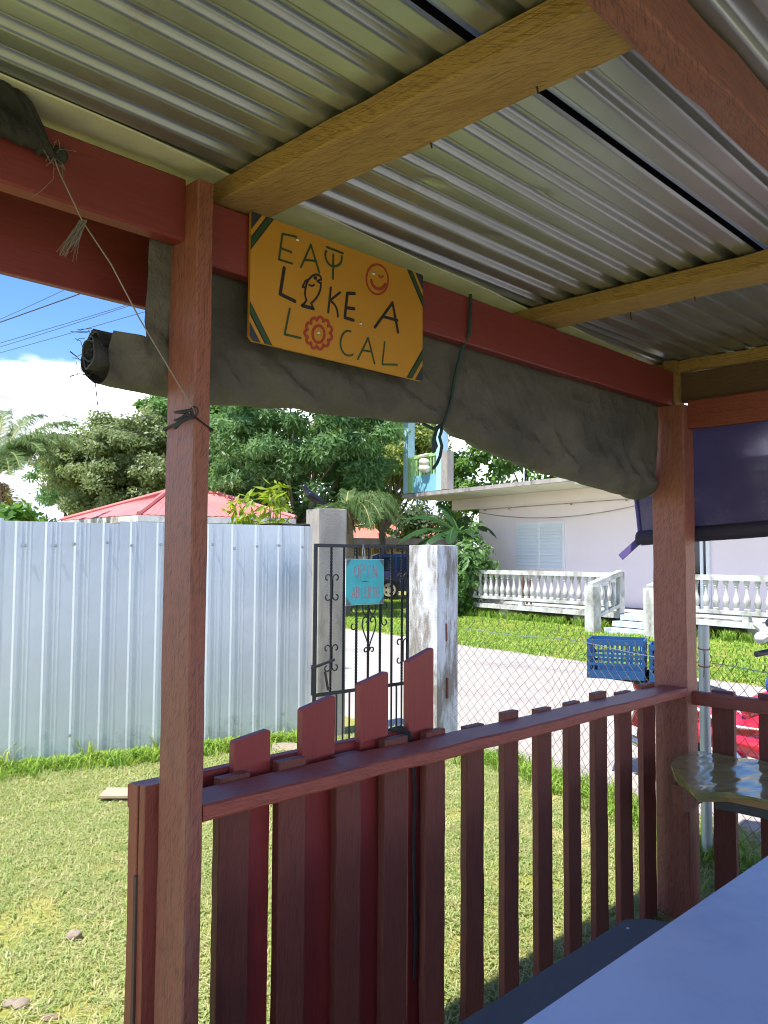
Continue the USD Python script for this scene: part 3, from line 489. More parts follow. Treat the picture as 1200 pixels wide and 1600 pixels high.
obj('tail', MB().tube(t1, 0.0058, 7), 'rope_dark', rope, smooth=True); obj('tail', MB().tube(t2, [0.0058, 0.0058, 0.0075, 0.012, 0.004], 7), 'rope_dark', rope, smooth=True)

# black cloth knotted to the beam, and the string that runs from it down to the post
bun = solid([(PW(-0.52, 0.03, 2.60), 0.035, PW(-0.43, 0.035, 2.565), 0.034), (PW(-0.43, 0.035, 2.565), 0.034, PW(-0.375, 0.04, 2.505), 0.020), (PW(-0.44, 0.02, 2.575), 0.022, PW(-0.37, 0.03, 2.495), 0.012), (PW(-0.375, 0.04, 2.50), 0.014, PW(-0.335, 0.035, 2.495), 0.019), (PW(-0.50, 0.02, 2.52), 0.03, PW(-0.40, 0.035, 2.51), 0.024)], 0.006, 4)
bl = (np.array(bun.vertices) - PO); bn = meshkit.fbm(np.stack([bl @ PU * 90 + bl[:, 2] * 60, bl[:, 2] * 25, bl @ PV * 25], -1), 3, 8) - 0.5
bun.vertices += bun.vertex_normals * (bn * 0.022)[:, None]
obj('cloth_bundle', bun, 'black_cloth', smooth=True, label='black cloth bundle tied in a knot against the left red beam', cat='cloth')
sg = thing('tie_string', PW(-0.15, 0.0, 1.93), 'frayed grey string from the black cloth down to the slim post', 'string')
pts = np.array([PW(-0.352, 0.030, 2.485), PW(-0.345, 0.015, 2.448), PW(-0.290, 0.012, 2.352), PW(-0.222, 0.008, 2.272), PW(-0.150, 0.004, 2.160), PW(-0.055, -0.003, 2.030), PW(-0.006, -0.006, 1.965), PW(0.0, -0.006, 1.95)])
obj('string', MB().tube(pts, 0.0019, 6), 'string_grey', sg, smooth=True)
fr = MB(); r = np.random.RandomState(12)
for k in range(46):
    b = pts[2] + r.randn(3) * 0.003; d = unit(-ZZ + -PU * (0.35 + 0.2 * r.rand()) + 0.10 * r.randn(3)) * (0.05 + 0.05 * r.rand())
    fr.tube([b, b + d * 0.5 + r.randn(3) * 0.003, b + d], [0.0011, 0.0009, 0.0006], 3)
for k in range(22):
    b = pts[0] + r.randn(3) * 0.010; d = r.randn(3) * 0.013; fr.tube([b, b + d * 0.6, b + d + r.randn(3) * 0.006], 0.0009, 3)
b = pts[0]; fr.tube([b, b - ZZ * 0.05, b - ZZ * 0.09 - PU * 0.03, b - ZZ * 0.11 - PU * 0.05], 0.0008, 3)
obj('fraying', fr, 'string_grey', sg)
kn = MB(); e = 0.004
loop = [PW(-e, 0.131 + e, 1.930), PW(-e, -e, 1.948), PW(0.047 + e, -e, 1.920), PW(0.047 + e, 0.131 + e, 1.924)]
kn.tube(loop + [loop[0]], 0.0035, 6)
for q in range(3): kn.tube([PW(-0.004, 0.0, 1.945), PW(-0.012 - 0.01 * q, -0.006, 1.962 - 0.012 * q), PW(-0.03 - 0.004 * q, 0.012 * q, 1.955 - 0.018 * q), PW(-0.036, 0.03, 1.957 - 0.02 * q)], [0.005, 0.005, 0.0055, 0.003], 6)
ring = [PW(-0.004 + 0.0, -0.006, 1.948) + 0.011 * (math.cos(a) * (PU * 0.6 - PV * 0.6) + math.sin(a) * ZZ) + ZZ * 0.012 for a in np.linspace(0, 6.28, 14)]
kn.tube(ring, 0.0022, 5)
obj('knot', kn, 'rope_black', sg, smooth=True)

# ------------------------------------------------------------------ the yellow sign on the beam
SV = 0.048                                          # front face of the board
def sp2(zx, zy): q = onV((380 + zx * 0.25, 320 + zy * 0.25), SV) - PO; return np.array([q @ PU, q[2]])
sign = thing('hand_painted_sign', PW(0.545, 0.053, 2.18), 'yellow hand painted EAT LIKE A LOCAL board screwed to the red beam', 'sign')
su0, su1, sz0, sz1 = 0.196, 0.893, 2.185, 2.541
board = Polygon([(su0 + .012, sz0), (su1 - .006, sz0), (su1, sz0 + .006), (su1, sz1 - .004), (su1 - .004, sz1), (su0 + .004, sz1), (su0, sz1 - .004), (su0, sz0 + .012)])
def on_sign(poly, depth, off, name, m, parent): return obj(name, place(extrude(poly, depth), PO + PV * (SV - off), PU, ZZ, -PV), m, parent)
brd = obj('board', place(extrude(board, 0.009), PO + PV * SV, PU, ZZ, PV), 'sign_yellow', sign)
def strokes(name, lines, w, m, parent=None):
    ls = []
    for ln in lines:
        p = np.array([sp2(*q) for q in ln])
        if len(p) > 3:                              # round the drawn curve
            from scipy.interpolate import splprep, splev
            closed = np.allclose(p[0], p[-1]); tck, _ = splprep(p.T, s=0, per=closed, k=3); p = np.array(splev(np.linspace(0, 1, 12 * len(p)), tck)).T
        ls.append(LineString(p).buffer(w / 2, cap_style='round', resolution=3))
    return on_sign(unary_union(ls), 0.0008, 0.0006, name, m, parent or sign)
tw, kw = 0.0062, 0.0105
def seg(*p): return [[p[i], p[i + 1]] for i in range(len(p) - 1)]
strokes('letter', seg((330, 200), (245, 182), (222, 342), (305, 368)) + [[(232, 270), (300, 297)]], tw, 'green_ink')
strokes('letter', seg((360, 390), (422, 250), (475, 425)) + [[(385, 345), (457, 352)]], tw, 'green_ink')
strokes('fork_drawing', [[(523, 265), (622, 303)], [(518, 290), (519, 345), (540, 376), (572, 385), (603, 370), (615, 322)], [(562, 312), (560, 463)]], tw * 1.15, 'green_ink')
def ell(cx, cy, rx, ry, n=16, rot=0.0): return [(cx + rx * math.cos(a) * math.cos(rot) - ry * math.sin(a) * math.sin(rot), cy + rx * math.cos(a) * math.sin(rot) + ry * math.sin(a) * math.cos(rot)) for a in np.linspace(0, 2 * math.pi, n + 1)]
face = strokes('smiling_face', [ell(837, 466, 68, 93, rot=-0.06), [(848, 443), (855, 452), (863, 453), (873, 444)]], tw, 'red_ink')
strokes('smile', [[(800, 472), (812, 505), (840, 525), (868, 520), (886, 497)]], 0.0095, 'red_ink', face)
strokes('letter', seg((255, 395), (230, 558), (322, 603)), kw, 'black_ink')
fish = strokes('fish_drawing', [[(487, 467), (478, 445), (450, 437), (421, 454), (401, 480), (388, 525), (386, 565), (395, 595)], [(483, 487), (484, 510), (474, 550), (450, 590), (424, 615)], [(462, 478), (476, 487), (485, 487)], [(462, 478), (476, 470), (487, 468)], [(395, 598), (368, 630)], [(424, 615), (437, 650)], ], tw, 'black_ink')
strokes('tail_fin', [[(368, 630), (437, 649)]], kw, 'black_ink', fish)
strokes('fin', [[(405, 468), (386, 478)], [(386, 478), (369, 514)], [(369, 514), (386, 516)], [(411, 500), (420, 506), (430, 507), (442, 500)], ell(450, 458, 6, 6, 8)], tw * 0.9, 'black_ink', fish)
strokes('letter', [[(547, 518), (530, 672)], [(605, 548), (538, 600)], [(538, 600), (572, 628), (586, 660), (590, 698)]], tw * 1.15, 'black_ink')
strokes('letter', seg((695, 555), (650, 553), (634, 705), (688, 722)) + [[(640, 643), (692, 650)]], kw * 0.95, 'black_ink')
strokes('letter', seg((822, 765), (932, 612), (967, 797)) + [[(877, 700), (962, 722)]], kw * 0.92, 'black_ink')
strokes('letter', seg((290, 650), (258, 810), (358, 833)), tw * 1.05, 'green_ink')
pet = []
for k in range(67):
    a = k / 66 * 2 * math.pi; b = abs(math.sin(a * 5.5)) ** 0.7; pet.append((470 + (70 + 17 * b) * math.cos(a), 802 + (80 + 22 * b) * math.sin(a)))
flw = strokes('flower_drawing', [[pet[i], pet[i + 1]] for i in range(66)], 0.0085, 'red_ink')
strokes('flower_centre', [ell(470, 808, 37, 53)], 0.0085, 'red_ink', flw)
strokes('letter', [[(670, 793), (650, 788), (625, 805), (608, 850), (610, 892), (630, 930), (655, 942), (684, 936)]], tw, 'green_ink')
strokes('letter', seg((715, 965), (780, 832), (820, 992)) + [[(750, 910), (800, 918)]], tw, 'green_ink')
strokes('letter', seg((883, 858), (868, 997), (962, 1000)), tw, 'green_ink')
for cx, cz, sx, sz in ((su0, sz1, 1, -1), (su1, sz1, -1, -1), (su0, sz0, 1, 1), (su1, sz0, -1, 1)):
    def band(a, b): return Polygon([(cx + sx * a * .72, cz), (cx + sx * b * .72, cz), (cx, cz + sz * b), (cx, cz + sz * a)]).intersection(board.buffer(-0.0005))
    k = on_sign(band(0.0, 0.052), 0.0008, 0.0006, 'corner_patch', 'navy', sign)
    on_sign(band(0.072, 0.108), 0.0007, 0.0005, 'corner_stripe', 'black_ink', sign); on_sign(band(0.077, 0.102), 0.0012, 0.001, 'corner_stripe', 'green_ink', sign)
for q in ((337, 218), (813, 430), (733, 743), (470, 800)):
    c = sp2(*q); obj('screw', MB().lathe([(0.0062, 0), (0.0060, 0.002), (0.004, 0.0042), (0.0, 0.005)], PO + c[0] * PU + (SV - 0.0006) * PV + c[1] * ZZ, 10, -PV), 'screw_metal', sign, smooth=True)

# ------------------------------------------------------------------ shade cloth along the street side
us = 2.915
sc = thing('shade_cloth', PW(us, -1.2, 1.7), 'purple woven shade cloth rolled half up along the street side of the porch', 'shade cloth')
vv = np.linspace(0.33, -2.25, 70); cut = np.linspace(0, 1, 30); rows = []
for q in cut:
    zt = 2.33; zbm = 1.715 + 0.05 * np.clip(-vv / 0.45, -0.9, 1) + 0.02 * np.sin(vv * 3); u = us + 0.0 * vv + 0.035 * np.sin(q * 2.6) + 0.012 * np.sin(vv * 5 + q * 3)
    ve = vv.copy(); ve = np.where(vv > 0.0, vv * (1.28 - 0.30 * q), vv)
    rows.append(PO + u[:, None] * PU + ve[:, None] * PV + (zt * (1 - q) + zbm * q)[:, None] * ZZ)
R0 = np.stack(rows); obj('cloth', MB().grid(R0), 'shade_mesh', sc, smooth=True)
b = R0[-1]; rb = []
for a in np.linspace(-1.2, 4.2, 12): rb.append(b + PU * (0.045 * math.cos(a) - 0.02) + ZZ * (0.04 * math.sin(a) + 0.022))
obj('rolled_edge', MB().grid(np.stack(rb)), 'shade_mesh', sc, smooth=True)
obj('hem', MB().tube(R0[:, 0] + PU * 0.0, 0.012, 6), 'purple_hem', sc, smooth=True)
st = [R0[-1, 0] + ZZ * 0.02, R0[-1, 0] + PV * 0.05 - ZZ * 0.03 - PU * 0.02, R0[-1, 0] + PV * 0.10 - ZZ * 0.075 - PU * 0.03]
stp = MB()
for i in range(2):
    d = unit(st[i + 1] - st[i]); x = unit(np.cross(d, PU)); stp.box((st[i] + st[i + 1]) / 2, d * np.linalg.norm(st[i + 1] - st[i]) / 2 * 1.06, x * 0.017, PU * 0.004)
obj('strap', stp, 'purple_hem', sc)

# ------------------------------------------------------------------ table, bench, counter
table = thing('dining_table', PW(0.7, -1.3, 0.1), 'smooth pale blue table top in the near right corner', 'table')
top = Polygon([(-0.35, -1.72), (1.62, -1.72), (1.62, -0.936), (-0.35, -0.936)]).buffer(-0.012).buffer(0.012)
obj('tabletop', place(extrude(top, 0.028), PO + ZZ * 0.822, PU, PV, ZZ), 'table_top', table)
for u, v in ((-0.25, -1.62), (1.52, -1.62), (-0.25, -1.04), (1.52, -1.04)): pbar('leg', 'z', u - .03, u + .03, v - .03, v + .03, -0.093, 0.82, 'slate_wood', table, seed=90)
pbar('apron', 'u', -0.2, 1.5, -1.03, -1.0, 0.74, 0.82, 'slate_wood', table, seed=91)
bench = thing('wooden_bench', PW(0.4, -0.66, 0.1), 'dark slate painted bench between the railing and the table', 'bench')
bp = Polygon([(-0.6, -0.80), (1.20, -0.80), (1.245, -0.74), (1.24, -0.62), (1.215, -0.55), (1.165, -0.512), (-0.6, -0.510)])
obj('seat', place(extrude(bp.buffer(-0.004).buffer(0.004), 0.036), PO + ZZ * 0.514, PU, PV, ZZ), 'slate_wood', bench)
for u in (-0.45, 0.95): pbar('leg', 'v', u, u + 0.04, -0.53, -0.78, -0.093, 0.513, 'slate_wood', bench, seed=93)
pbar('stretcher', 'u', -0.41, 0.95, -0.67, -0.63, 0.25, 0.33, 'slate_wood', bench, seed=94)
c = PW(1.115, -0.548, 0.551); obj('nail', MB().lathe([(0.006, 0), (0.005, 0.002), (0, 0.003)], c, 8), 'bolt_metal', bench)

counter = thing('side_counter', PW(2.5, -0.9, 0.47), 'counter wrapped in shiny olive plastic along the street side railing', 'counter')
cp = Polygon([(2.760, -0.050), (2.61, -0.018), (2.415, -0.062), (2.06, -0.325), (2.16, -0.42), (2.16, -2.3), (2.775, -2.3)])
nu, nv = 26, 90
G = []
for i in range(nu):
    row = []
    for j in range(nv):
        v = -0.02 - 2.28 * (j / (nv - 1)) ** 1.4
        ulo = np.interp(-v, [0.02, 0.062, 0.325, 0.42, 3], [2.60, 2.415, 2.07, 2.15, 2.16]); uhi = np.interp(-v, [0.02, 0.05, 3], [2.62, 2.762, 2.775])
        row.append((ulo + (uhi - ulo) * i / (nu - 1), v))
    G.append(row)
G = np.array(G); hz = 0.708 + 0.005 * (meshkit.fbm(np.stack([G[..., 0] * 14, G[..., 1] * 9, G[..., 0] * 0], -1), 3, 5) - 0.5) + 0.009 * (meshkit.fbm(np.stack([G[..., 0] * 5 + G[..., 1] * 22, G[..., 1] * 3, G[..., 0] * 0], -1), 2, 9) - 0.5) * np.exp(-((G[..., 1] + 0.3) / 0.25) ** 2)
mb = MB(); mb.grid(PO + G[..., :1] * PU + G[..., 1:2] * PV + hz[..., None] * ZZ)
edge = np.concatenate([G[::-1, 0], G[0, 1:]]); eh = np.concatenate([hz[::-1, 0], hz[0, 1:]]); k = len(edge); q = np.linspace(0, 1, k)
drop = 0.020 + 0.004 * np.sin(np.arange(k) * 0.43) + 0.038 * np.exp(-((np.arange(k) - 36) / 8.0) ** 2)
inn = np.stack([np.full(k, 0.012), -0.006 + 0 * q], -1)
er = [PO + edge[:, :1] * PU + edge[:, 1:] * PV + eh[:, None] * ZZ]
for t in (0.25, 0.6, 1.0): er.append(PO + (edge[:, :1] + inn[:, :1] * (t * 1.2 - 0.25)) * PU + (edge[:, 1:] + inn[:, 1:] * t) * PV + (eh - drop * t)[:, None] * ZZ)
mb.grid(np.stack(er))
obj('plastic_cover', mb, 'olive_plastic', counter, smooth=35)
cpi = cp.buffer(-0.025); obj('board', place(extrude(cpi, 0.03), PO + ZZ * 0.662, PU, PV, ZZ), 'raw_wood', counter)
pbar('bracket', 'v', 2.625, 2.73, -0.02, -0.07, 0.48, 0.60, 'grey_plank', counter, seed=95)
pbar('bracket', 'u', 2.49, 2.62, -0.03, -0.085, 0.478, 0.600, 'red_post', counter, seed=96)
pbar('ledger', 'v', 2.20, 2.245, -0.35, -2.28, 0.62, 0.66, 'slate_wood', counter, seed=97)
pbar('leg', 'z', 2.2, 2.26, -1.5, -1.44, -0.093, 0.62, 'slate_wood', counter, seed=98)

# ------------------------------------------------------------------ zinc sheet fence
FA, FB = np.array([-2.88, 6.30, 0]), np.array([-0.90, 7.41, 0]); FD = unit(FB - FA); FN = np.array([FD[1], -FD[0], 0])   # FN faces the porch
def FW(s, n, z): return FA + FD * s + FN * n + ZZ * z
fence = thing('zinc_fence', FW(0.5, 0, 0), 'tall silver ribbed zinc sheet fence closing the lawn on the left', 'fence')
s_end = float((far((489, 900), 7.55) - FA) @ FD); r = np.random.RandomState(3)
wdt = 0.864; s = s_end; k = 0
while s > -3.6:
    a, b = s - wdt, s; xs, hs = [], []
    for j in range(4):
        c = a + 0.108 + 0.216 * j
        for dx, h in ((-0.108, 0), (-0.026, 0), (-0.012, 0.0075), (0.012, 0.0075), (0.026, 0), (0.052, 0), (0.056, 0.0014), (0.064, 0.0014), (0.068, 0), (0.082, 0), (0.086, 0.0014), (0.094, 0.0014), (0.098, 0)):
            xs.append(c + dx); hs.append(h)
    xs.append(b); hs.append(0); xs, hs = np.array(xs), np.array(hs); top = 1.888 + 0.006 * r.randn() + 0.0 * k; tilt = 0.004 * r.randn()
    zs = np.array([0.02, 0.3, 0.7, 1.1, 1.5, top]); P = []
    for z in zs:
        zz_ = z + (tilt * (xs - a) if z == top else 0)
        wv = 0.008 * (meshkit.noise(np.stack([xs * 1.3, xs * 0 + z * 1.7, xs * 0], -1), 4) - 0.5)
        P.append(FA + xs[:, None] * FD + (hs + wv + 0.003 * (k % 2))[:, None] * FN + ZZ * (zz_ if np.ndim(zz_) else np.full(len(xs), zz_))[:, None])
    sh = obj('zinc_sheet', MB().grid(np.stack(P)), 'fence_zinc', fence, smooth=20)
    for z, js in ((1.71, (0, 1, 2, 3)), (0.20, (0, 2))):
        for j in js:
            sx = a + 0.108 + 0.216 * j + 0.012 * r.randn() + (0.05 if r.rand() < .3 else 0)
            obj('screw', MB().lathe([(0.014, 0), (0.014, 0.003), (0.008, 0.004), (0.008, 0.011), (0, 0.012)], FW(sx, 0.012, z + 0.012 * r.randn()), 7, FN), 'bolt_metal', sh)
    s -= wdt; k += 1
obj('fence_rail', MB().bar(FW(-3.5, -0.03, 1.70), FW(s_end - 0.05, -0.03, 1.70), 0.05, 0.09, ZZ), 'grey_plank', fence)
obj('fence_rail', MB().bar(FW(-3.5, -0.03, 0.25), FW(s_end - 0.05, -0.03, 0.25), 0.05, 0.09, ZZ), 'grey_plank', fence)
for q in (-3.3, -1.4, 0.6): obj('fence_post', MB().bar(FW(q, -0.11, -0.1), FW(q, -0.11, 1.84), 0.09, 0.09, FD), 'grey_plank', fence)
obj('hose', MB().tube([FW(s_end - 0.52, -0.02, 1.905), FW(s_end - 0.35, -0.02, 1.915), FW(s_end - 0.2, -0.02, 1.905), FW(s_end - 0.03, -0.02, 1.912)], [0.007, 0.010, 0.016, 0.012], 6), 'rubber', fence, smooth=True, label='bit of black hose lying on top of the sheets')

# ------------------------------------------------------------------ concrete gate pillars
def pillar(name, cx, cy, w, h, ang, m, label, seed):
    a = np.array([math.sin(ang), math.cos(ang), 0]); b = np.array([-a[1], a[0], 0]); t = trimesh.creation.box((w, w, h + 0.15)).subdivide().subdivide().subdivide().subdivide()
    v = np.array(t.vertices); n = meshkit.fbm(v * 9 + seed, 4, seed) - 0.5; dirn = v.copy(); dirn[:, 2] *= 0.1; dirn /= np.linalg.norm(dirn, axis=1, keepdims=True)
    edge = np.sort(np.abs(v) / np.array([w / 2, w / 2, (h + .15) / 2]), axis=1)[:, 1] > 0.99
    v += dirn * (n * 0.012 - edge * 0.010 * (0.5 + n))[:, None]
    M = np.eye(4); M[:3, 0], M[:3, 1], M[:3, 3] = a, b, (cx, cy, h / 2 - 0.075); t.vertices = v; t.apply_transform(M)
    return obj(name, t, m, smooth=32, label=label, cat='pillar')
pillar('gate_pillar', -0.535, 7.62, 0.285, 2.06, rad(60), 'concrete', 'grey weathered concrete gate pillar with the black bird on top', 3)
rp_ = pillar('gate_pillar', 0.43, 7.10, 0.305, 1.725, rad(40), 'whitewash', 'stocky whitewashed gate pillar with peeling paint and rusty hinge plates', 5)
ca, cb = np.array([math.sin(rad(40)), math.cos(rad(40)), 0]), np.array([-math.cos(rad(40)), math.sin(rad(40)), 0])
for (px, py, h) in ((695, 988, 0.075), (697, 1075, 0.085)):
    q = far((px, py), 6.99); obj('hinge_plate', MB().box(q + cb * -0.012, ca * 0.007, cb * 0.008, ZZ * h), 'rust_dark', rp_)

# ------------------------------------------------------------------ the iron gate, standing open
GA, GB = np.array([-0.548, 6.62, 0]), np.array([0.215, 7.33, 0]); GD = unit(GB - GA); GN = np.array([GD[1], -GD[0], 0]); GLEN = np.linalg.norm(GB - GA)
def GW(s, n, z): return GA + GD * s + GN * n + ZZ * z
ig = thing('iron_gate', (GA + GB) / 2, 'black wrought iron gate with twisted bars and scrolls standing open between the pillars', 'gate')
ZT, ZM, ZBt = 1.71, 0.515, 0.07
def flat(name, A, B, w=0.03, d=0.012): return obj(name, MB().bar(A, B, d, w, ZZ if abs((B - A)[2]) < 0.5 else GD, 0.001), 'iron', ig)
flat('frame_bar', GW(-0.0, 0, ZT), GW(GLEN, 0, ZT), 0.028); flat('frame_bar', GW(0, 0, ZM), GW(GLEN, 0, ZM), 0.028); flat('frame_bar', GW(0, 0, ZBt), GW(GLEN, 0, ZBt), 0.028)
flat('frame_bar', GW(0.0, 0.002, ZBt - .02), GW(0.0, 0.002, ZT + .012), 0.034); flat('frame_bar', GW(GLEN, 0.002, ZBt - .02), GW(GLEN, 0.002, ZT + .012), 0.034)
def s_of(px):                                        # place along the gate that a column of the picture crosses
    rr_ = ray((px, 950)); n = np.array([rr_[1], -rr_[0]]); return float(-(GA[:2] @ n) / (GD[:2] @ n))
barpx = [517, 537, 557, 575.5, 594, 612, 628]
for i, px in enumerate(barpx):
    s = s_of(px); mb = MB(); n = 90; zs = np.linspace(ZM + 0.014, ZT - 0.014, n); h = 0.0088; V = []; F = []
    for k, z in enumerate(zs):
        a = (z - ZM) * 2 * math.pi / 0.10
        for q in range(4): V.append(GW(s, 0, z) + h * 1.414 * (math.cos(a + q * math.pi / 2) * GD + math.sin(a + q * math.pi / 2) * GN))
    for k in range(n - 1):
        for q in range(4): F.append([k * 4 + q, k * 4 + (q + 1) % 4, k * 4 + 4 + (q + 1) % 4, k * 4 + 4 + q])
    mb.add(V, F); obj('twisted_bar', mb, 'iron', ig)
    obj('lower_bar', MB().bar(GW(s, 0, ZBt + .014), GW(s, 0, ZM - .014), 0.012, 0.012, GD, 0.001), 'iron', ig)
    if i: s2 = (s + s_of(barpx[i - 1])) / 2; obj('lower_bar', MB().bar(GW(s2, 0, ZBt + .014), GW(s2, 0, ZM - .014), 0.012, 0.012, GD, 0.001), 'iron', ig)
def scroll(pts2, r=0.0062, name='scroll'):
    obj(name, MB().tube([GW(a, 0.011, z) for a, z in pts2], r, 5), 'iron', ig, smooth=True)
def curl(cx, cz, r0, a0, a1, n=22, shrink=0.42):
    return [(cx + r0 * (1 - (1 - shrink) * t) * math.cos(a0 + (a1 - a0) * t), cz + r0 * (1 - (1 - shrink) * t) * math.sin(a0 + (a1 - a0) * t)) for t in np.linspace(0, 1, n)]
def cscroll(s, zc, side, H=0.15, r0=0.036):          # a C with a curl at both ends, its back against the bar at s
    up = curl(s + side * (0.008 + r0), zc + H / 2, r0, math.pi if side > 0 else 0, (math.pi - 1.45 * math.pi) if side > 0 else 1.45 * math.pi)
    dn = [(a, 2 * zc - z) for a, z in up]
    scroll(dn[::-1] + up)
for s in (s_of(517), s_of(628)):
    for zc in (1.37, 0.80):
        for sd in (-1, 1): cscroll(s, zc, sd)
S5, S4, S6 = s_of(575.5), s_of(557), s_of(594)
cscroll(S4, 1.11, -1, 0.13); cscroll(S6, 1.13, 1, 0.13)
for sd in (-1, 1):
    scroll([(S5 + sd * a, z) for a, z in ([(0.0, 0.86), (0.03, 0.93), (0.065, 1.0), (0.078, 1.05), (0.070, 1.095)] + curl(0.036, 1.085, 0.034, 0.4, math.pi * 1.55))])
    scroll([(S5 + sd * a, z) for a, z in ([(0.068, 1.26), (0.076, 1.20), (0.068, 1.16), (0.035, 1.125)] + curl(0.036, 1.172, 0.036, -math.pi / 2, -math.pi * 1.75))])
    scroll([(S5 + sd * a, z) for a, z in [(0.005, 0.86), (0.01, 0.83)] + curl(0.035, 0.835, 0.026, math.pi, -0.7 * math.pi)])
obj('latch_bolt', MB().bar(GW(-0.045, 0.02, 0.735), GW(0.19, 0.02, 0.785), 0.014, 0.022, ZZ), 'iron', ig)
obj('latch_handle', MB().bar(GW(0.085, 0.03, 0.70), GW(0.115, 0.035, 0.55), 0.014, 0.020, GD), 'iron', ig)
obj('latch_plate', MB().box(GW(-0.018, 0.012, 0.64), GD * 0.02, GN * 0.004, ZZ * 0.12), 'iron', ig)

# OPEN / ABIERTO board wired to the gate
os_ = thing('open_sign', GW(s_of(566), 0.02, 1.22), 'turquoise OPEN ABIERTO board with cut dark corners hanging on the iron gate', 'sign')
bs0, bs1, bz0, bz1 = s_of(537.5), s_of(596), 1.222, 1.600
def oplace(poly, d, n): return place(extrude(poly, d), GA + GN * n, GD, ZZ, GN)
W_, H_ = bs1 - bs0, bz1 - bz0
R_ = Polygon([(bs0, bz0), (bs1, bz0), (bs1, bz1), (bs0, bz1)])
obj('board', oplace(R_, 0.010, 0.016), 'sign_teal', os_)
obj('board_edge', oplace(R_.buffer(0.003, join_style=2).difference(R_.buffer(0.0002)), 0.009, 0.0155), 'eave_paint', os_)
for a, b, sx, sz in ((bs0, bz0, 1, 1), (bs1, bz0, -1, 1), (bs0, bz1, 1, -1), (bs1, bz1, -1, -1)):
    obj('corner_patch', oplace(Polygon([(a, b), (a + sx * 0.055, b), (a, b + sz * 0.068)]), 0.0008, 0.0262), 'grey_board', os_)
obj('split_line', oplace(Polygon([(bs0 + .35 * W_, bz0 + .505 * H_), (bs0 + .5 * W_, bz0 + .500 * H_), (bs0 + .62 * W_, bz0 + .508 * H_), (bs0 + .5 * W_, bz0 + .520 * H_)]), 0.0006, 0.0262), 'black_ink', os_)
FONT = {'O': [[(0.5 + 0.42 * math.cos(a), 0.5 + 0.5 * math.sin(a)) for a in np.linspace(0, 6.283, 18)]], 'P': [[(0.1, 0), (0.1, 1)], [(0.1, 1), (0.6, 0.97), (0.85, 0.78), (0.6, 0.52), (0.1, 0.47)]],
        'E': [[(0.85, 1), (0.3, 0.96), (0.12, 0.8), (0.35, 0.55), (0.12, 0.3), (0.25, 0.05), (0.85, 0.0)], [(0.35, 0.55), (0.7, 0.56)]], 'N': [[(0.1, 0), (0.12, 1), (0.85, 0.02), (0.9, 1)]],
        'A': [[(0.02, 0), (0.5, 1), (0.95, 0)], [(0.2, 0.38), (0.8, 0.4)]], 'B': [[(0.1, 0), (0.1, 1), (0.65, 0.95), (0.7, 0.65), (0.12, 0.52), (0.8, 0.42), (0.75, 0.06), (0.1, 0)]], 'I': [[(0.5, 0), (0.5, 1)]],
        'R': [[(0.1, 0), (0.1, 1), (0.7, 0.95), (0.75, 0.62), (0.12, 0.5), (0.9, 0.0)]], 'T': [[(0.0, 0.97), (1.0, 1.0)], [(0.5, 0), (0.5, 0.98)]]}
def word(txt, x0, x1, z0, z1):
    n = len(txt); w = (x1 - x0) / n
    for i, ch in enumerate(txt):
        wi = 0.82 if ch != 'I' else 0.5
        ls = [LineString([(x0 + w * (i + 0.08 + wi * a), z0 + (z1 - z0) * b + 0.004 * math.sin(i * 2.1)) for a, b in ln]).buffer(0.0030, resolution=2) for ln in FONT[ch]]
        obj('letter', oplace(unary_union(ls), 0.0006, 0.0262), 'pink_ink', os_)
word('OPEN', bs0 + .19 * W_, bs0 + .84 * W_, bz0 + .60 * H_, bz0 + .87 * H_); word('ABIERTO', bs0 + .14 * W_, bs0 + .90 * W_, bz0 + .14 * H_, bz0 + .38 * H_)
obj('hanging_chain', MB().tube([GW((bs0 + bs1) / 2 - .01, 0.018, bz1 - 0.01), GW((bs0 + bs1) / 2 - 0.03, 0.02, bz1 + 0.05), GW((bs0 + bs1) / 2 - 0.02, 0.016, ZT + 0.014), GW((bs0 + bs1) / 2 - 0.005, 0.02, bz1 + 0.05), GW((bs0 + bs1) / 2, 0.018, bz1 - 0.01)], 0.004, 5), 'bolt_metal', os_)

# ------------------------------------------------------------------ chain-link fence
CL = [np.array(p) for p in ((0.585, 7.02, 0), (1.24, 6.17, 0), (1.82, 4.66, 0), (2.62, 2.58, 0))]
cl_len = np.cumsum([0] + [np.linalg.norm(CL[i + 1] - CL[i]) for i in range(3)])
def CW(s, z): return np.array([np.interp(s, cl_len, [p[k] for p in CL]) for k in range(3)]) + ZZ * z
cf = thing('chain_link_fence', CW(1.5, 0), 'rusty chain-link fence between the lawn and the road', 'fence')
a_, q_ = 0.0465, 0.0425; r = np.random.RandomState(9); i = 0; s = 0.03
while s < cl_len[-1] - 0.1:
    H = 1.06 + 0.02 * math.sin(s * 2); nz = int(H / q_); pts = []
    for k in range(nz + 1):
        off = a_ if (k + i) % 2 else 0.0
        nrm = 0.003 if (k % 2) else -0.003
        pts.append(CW(s + off + 0.003 * math.sin(k * 0.7 + s * 9), 0.02 + k * q_ + 0.008 * math.sin(s * 3)) + np.array([nrm, nrm, 0]))
    e = pts[-1]; pts += [e + ZZ * 0.02 + 0.004 * r.randn(3), e + ZZ * 0.035 + 0.010 * r.randn(3)]
    obj('wire', MB().tube(pts, 0.0019, 3, cap=False), 'rust_wire', cf); s += a_; i += 1
obj('tension_wire', MB().tube([CW(q, 1.035 - 0.02 * math.sin(q * 2.2) ** 2) for q in np.linspace(0.02, cl_len[-1] - .1, 60)], 0.0026, 5), 'bolt_metal', cf)
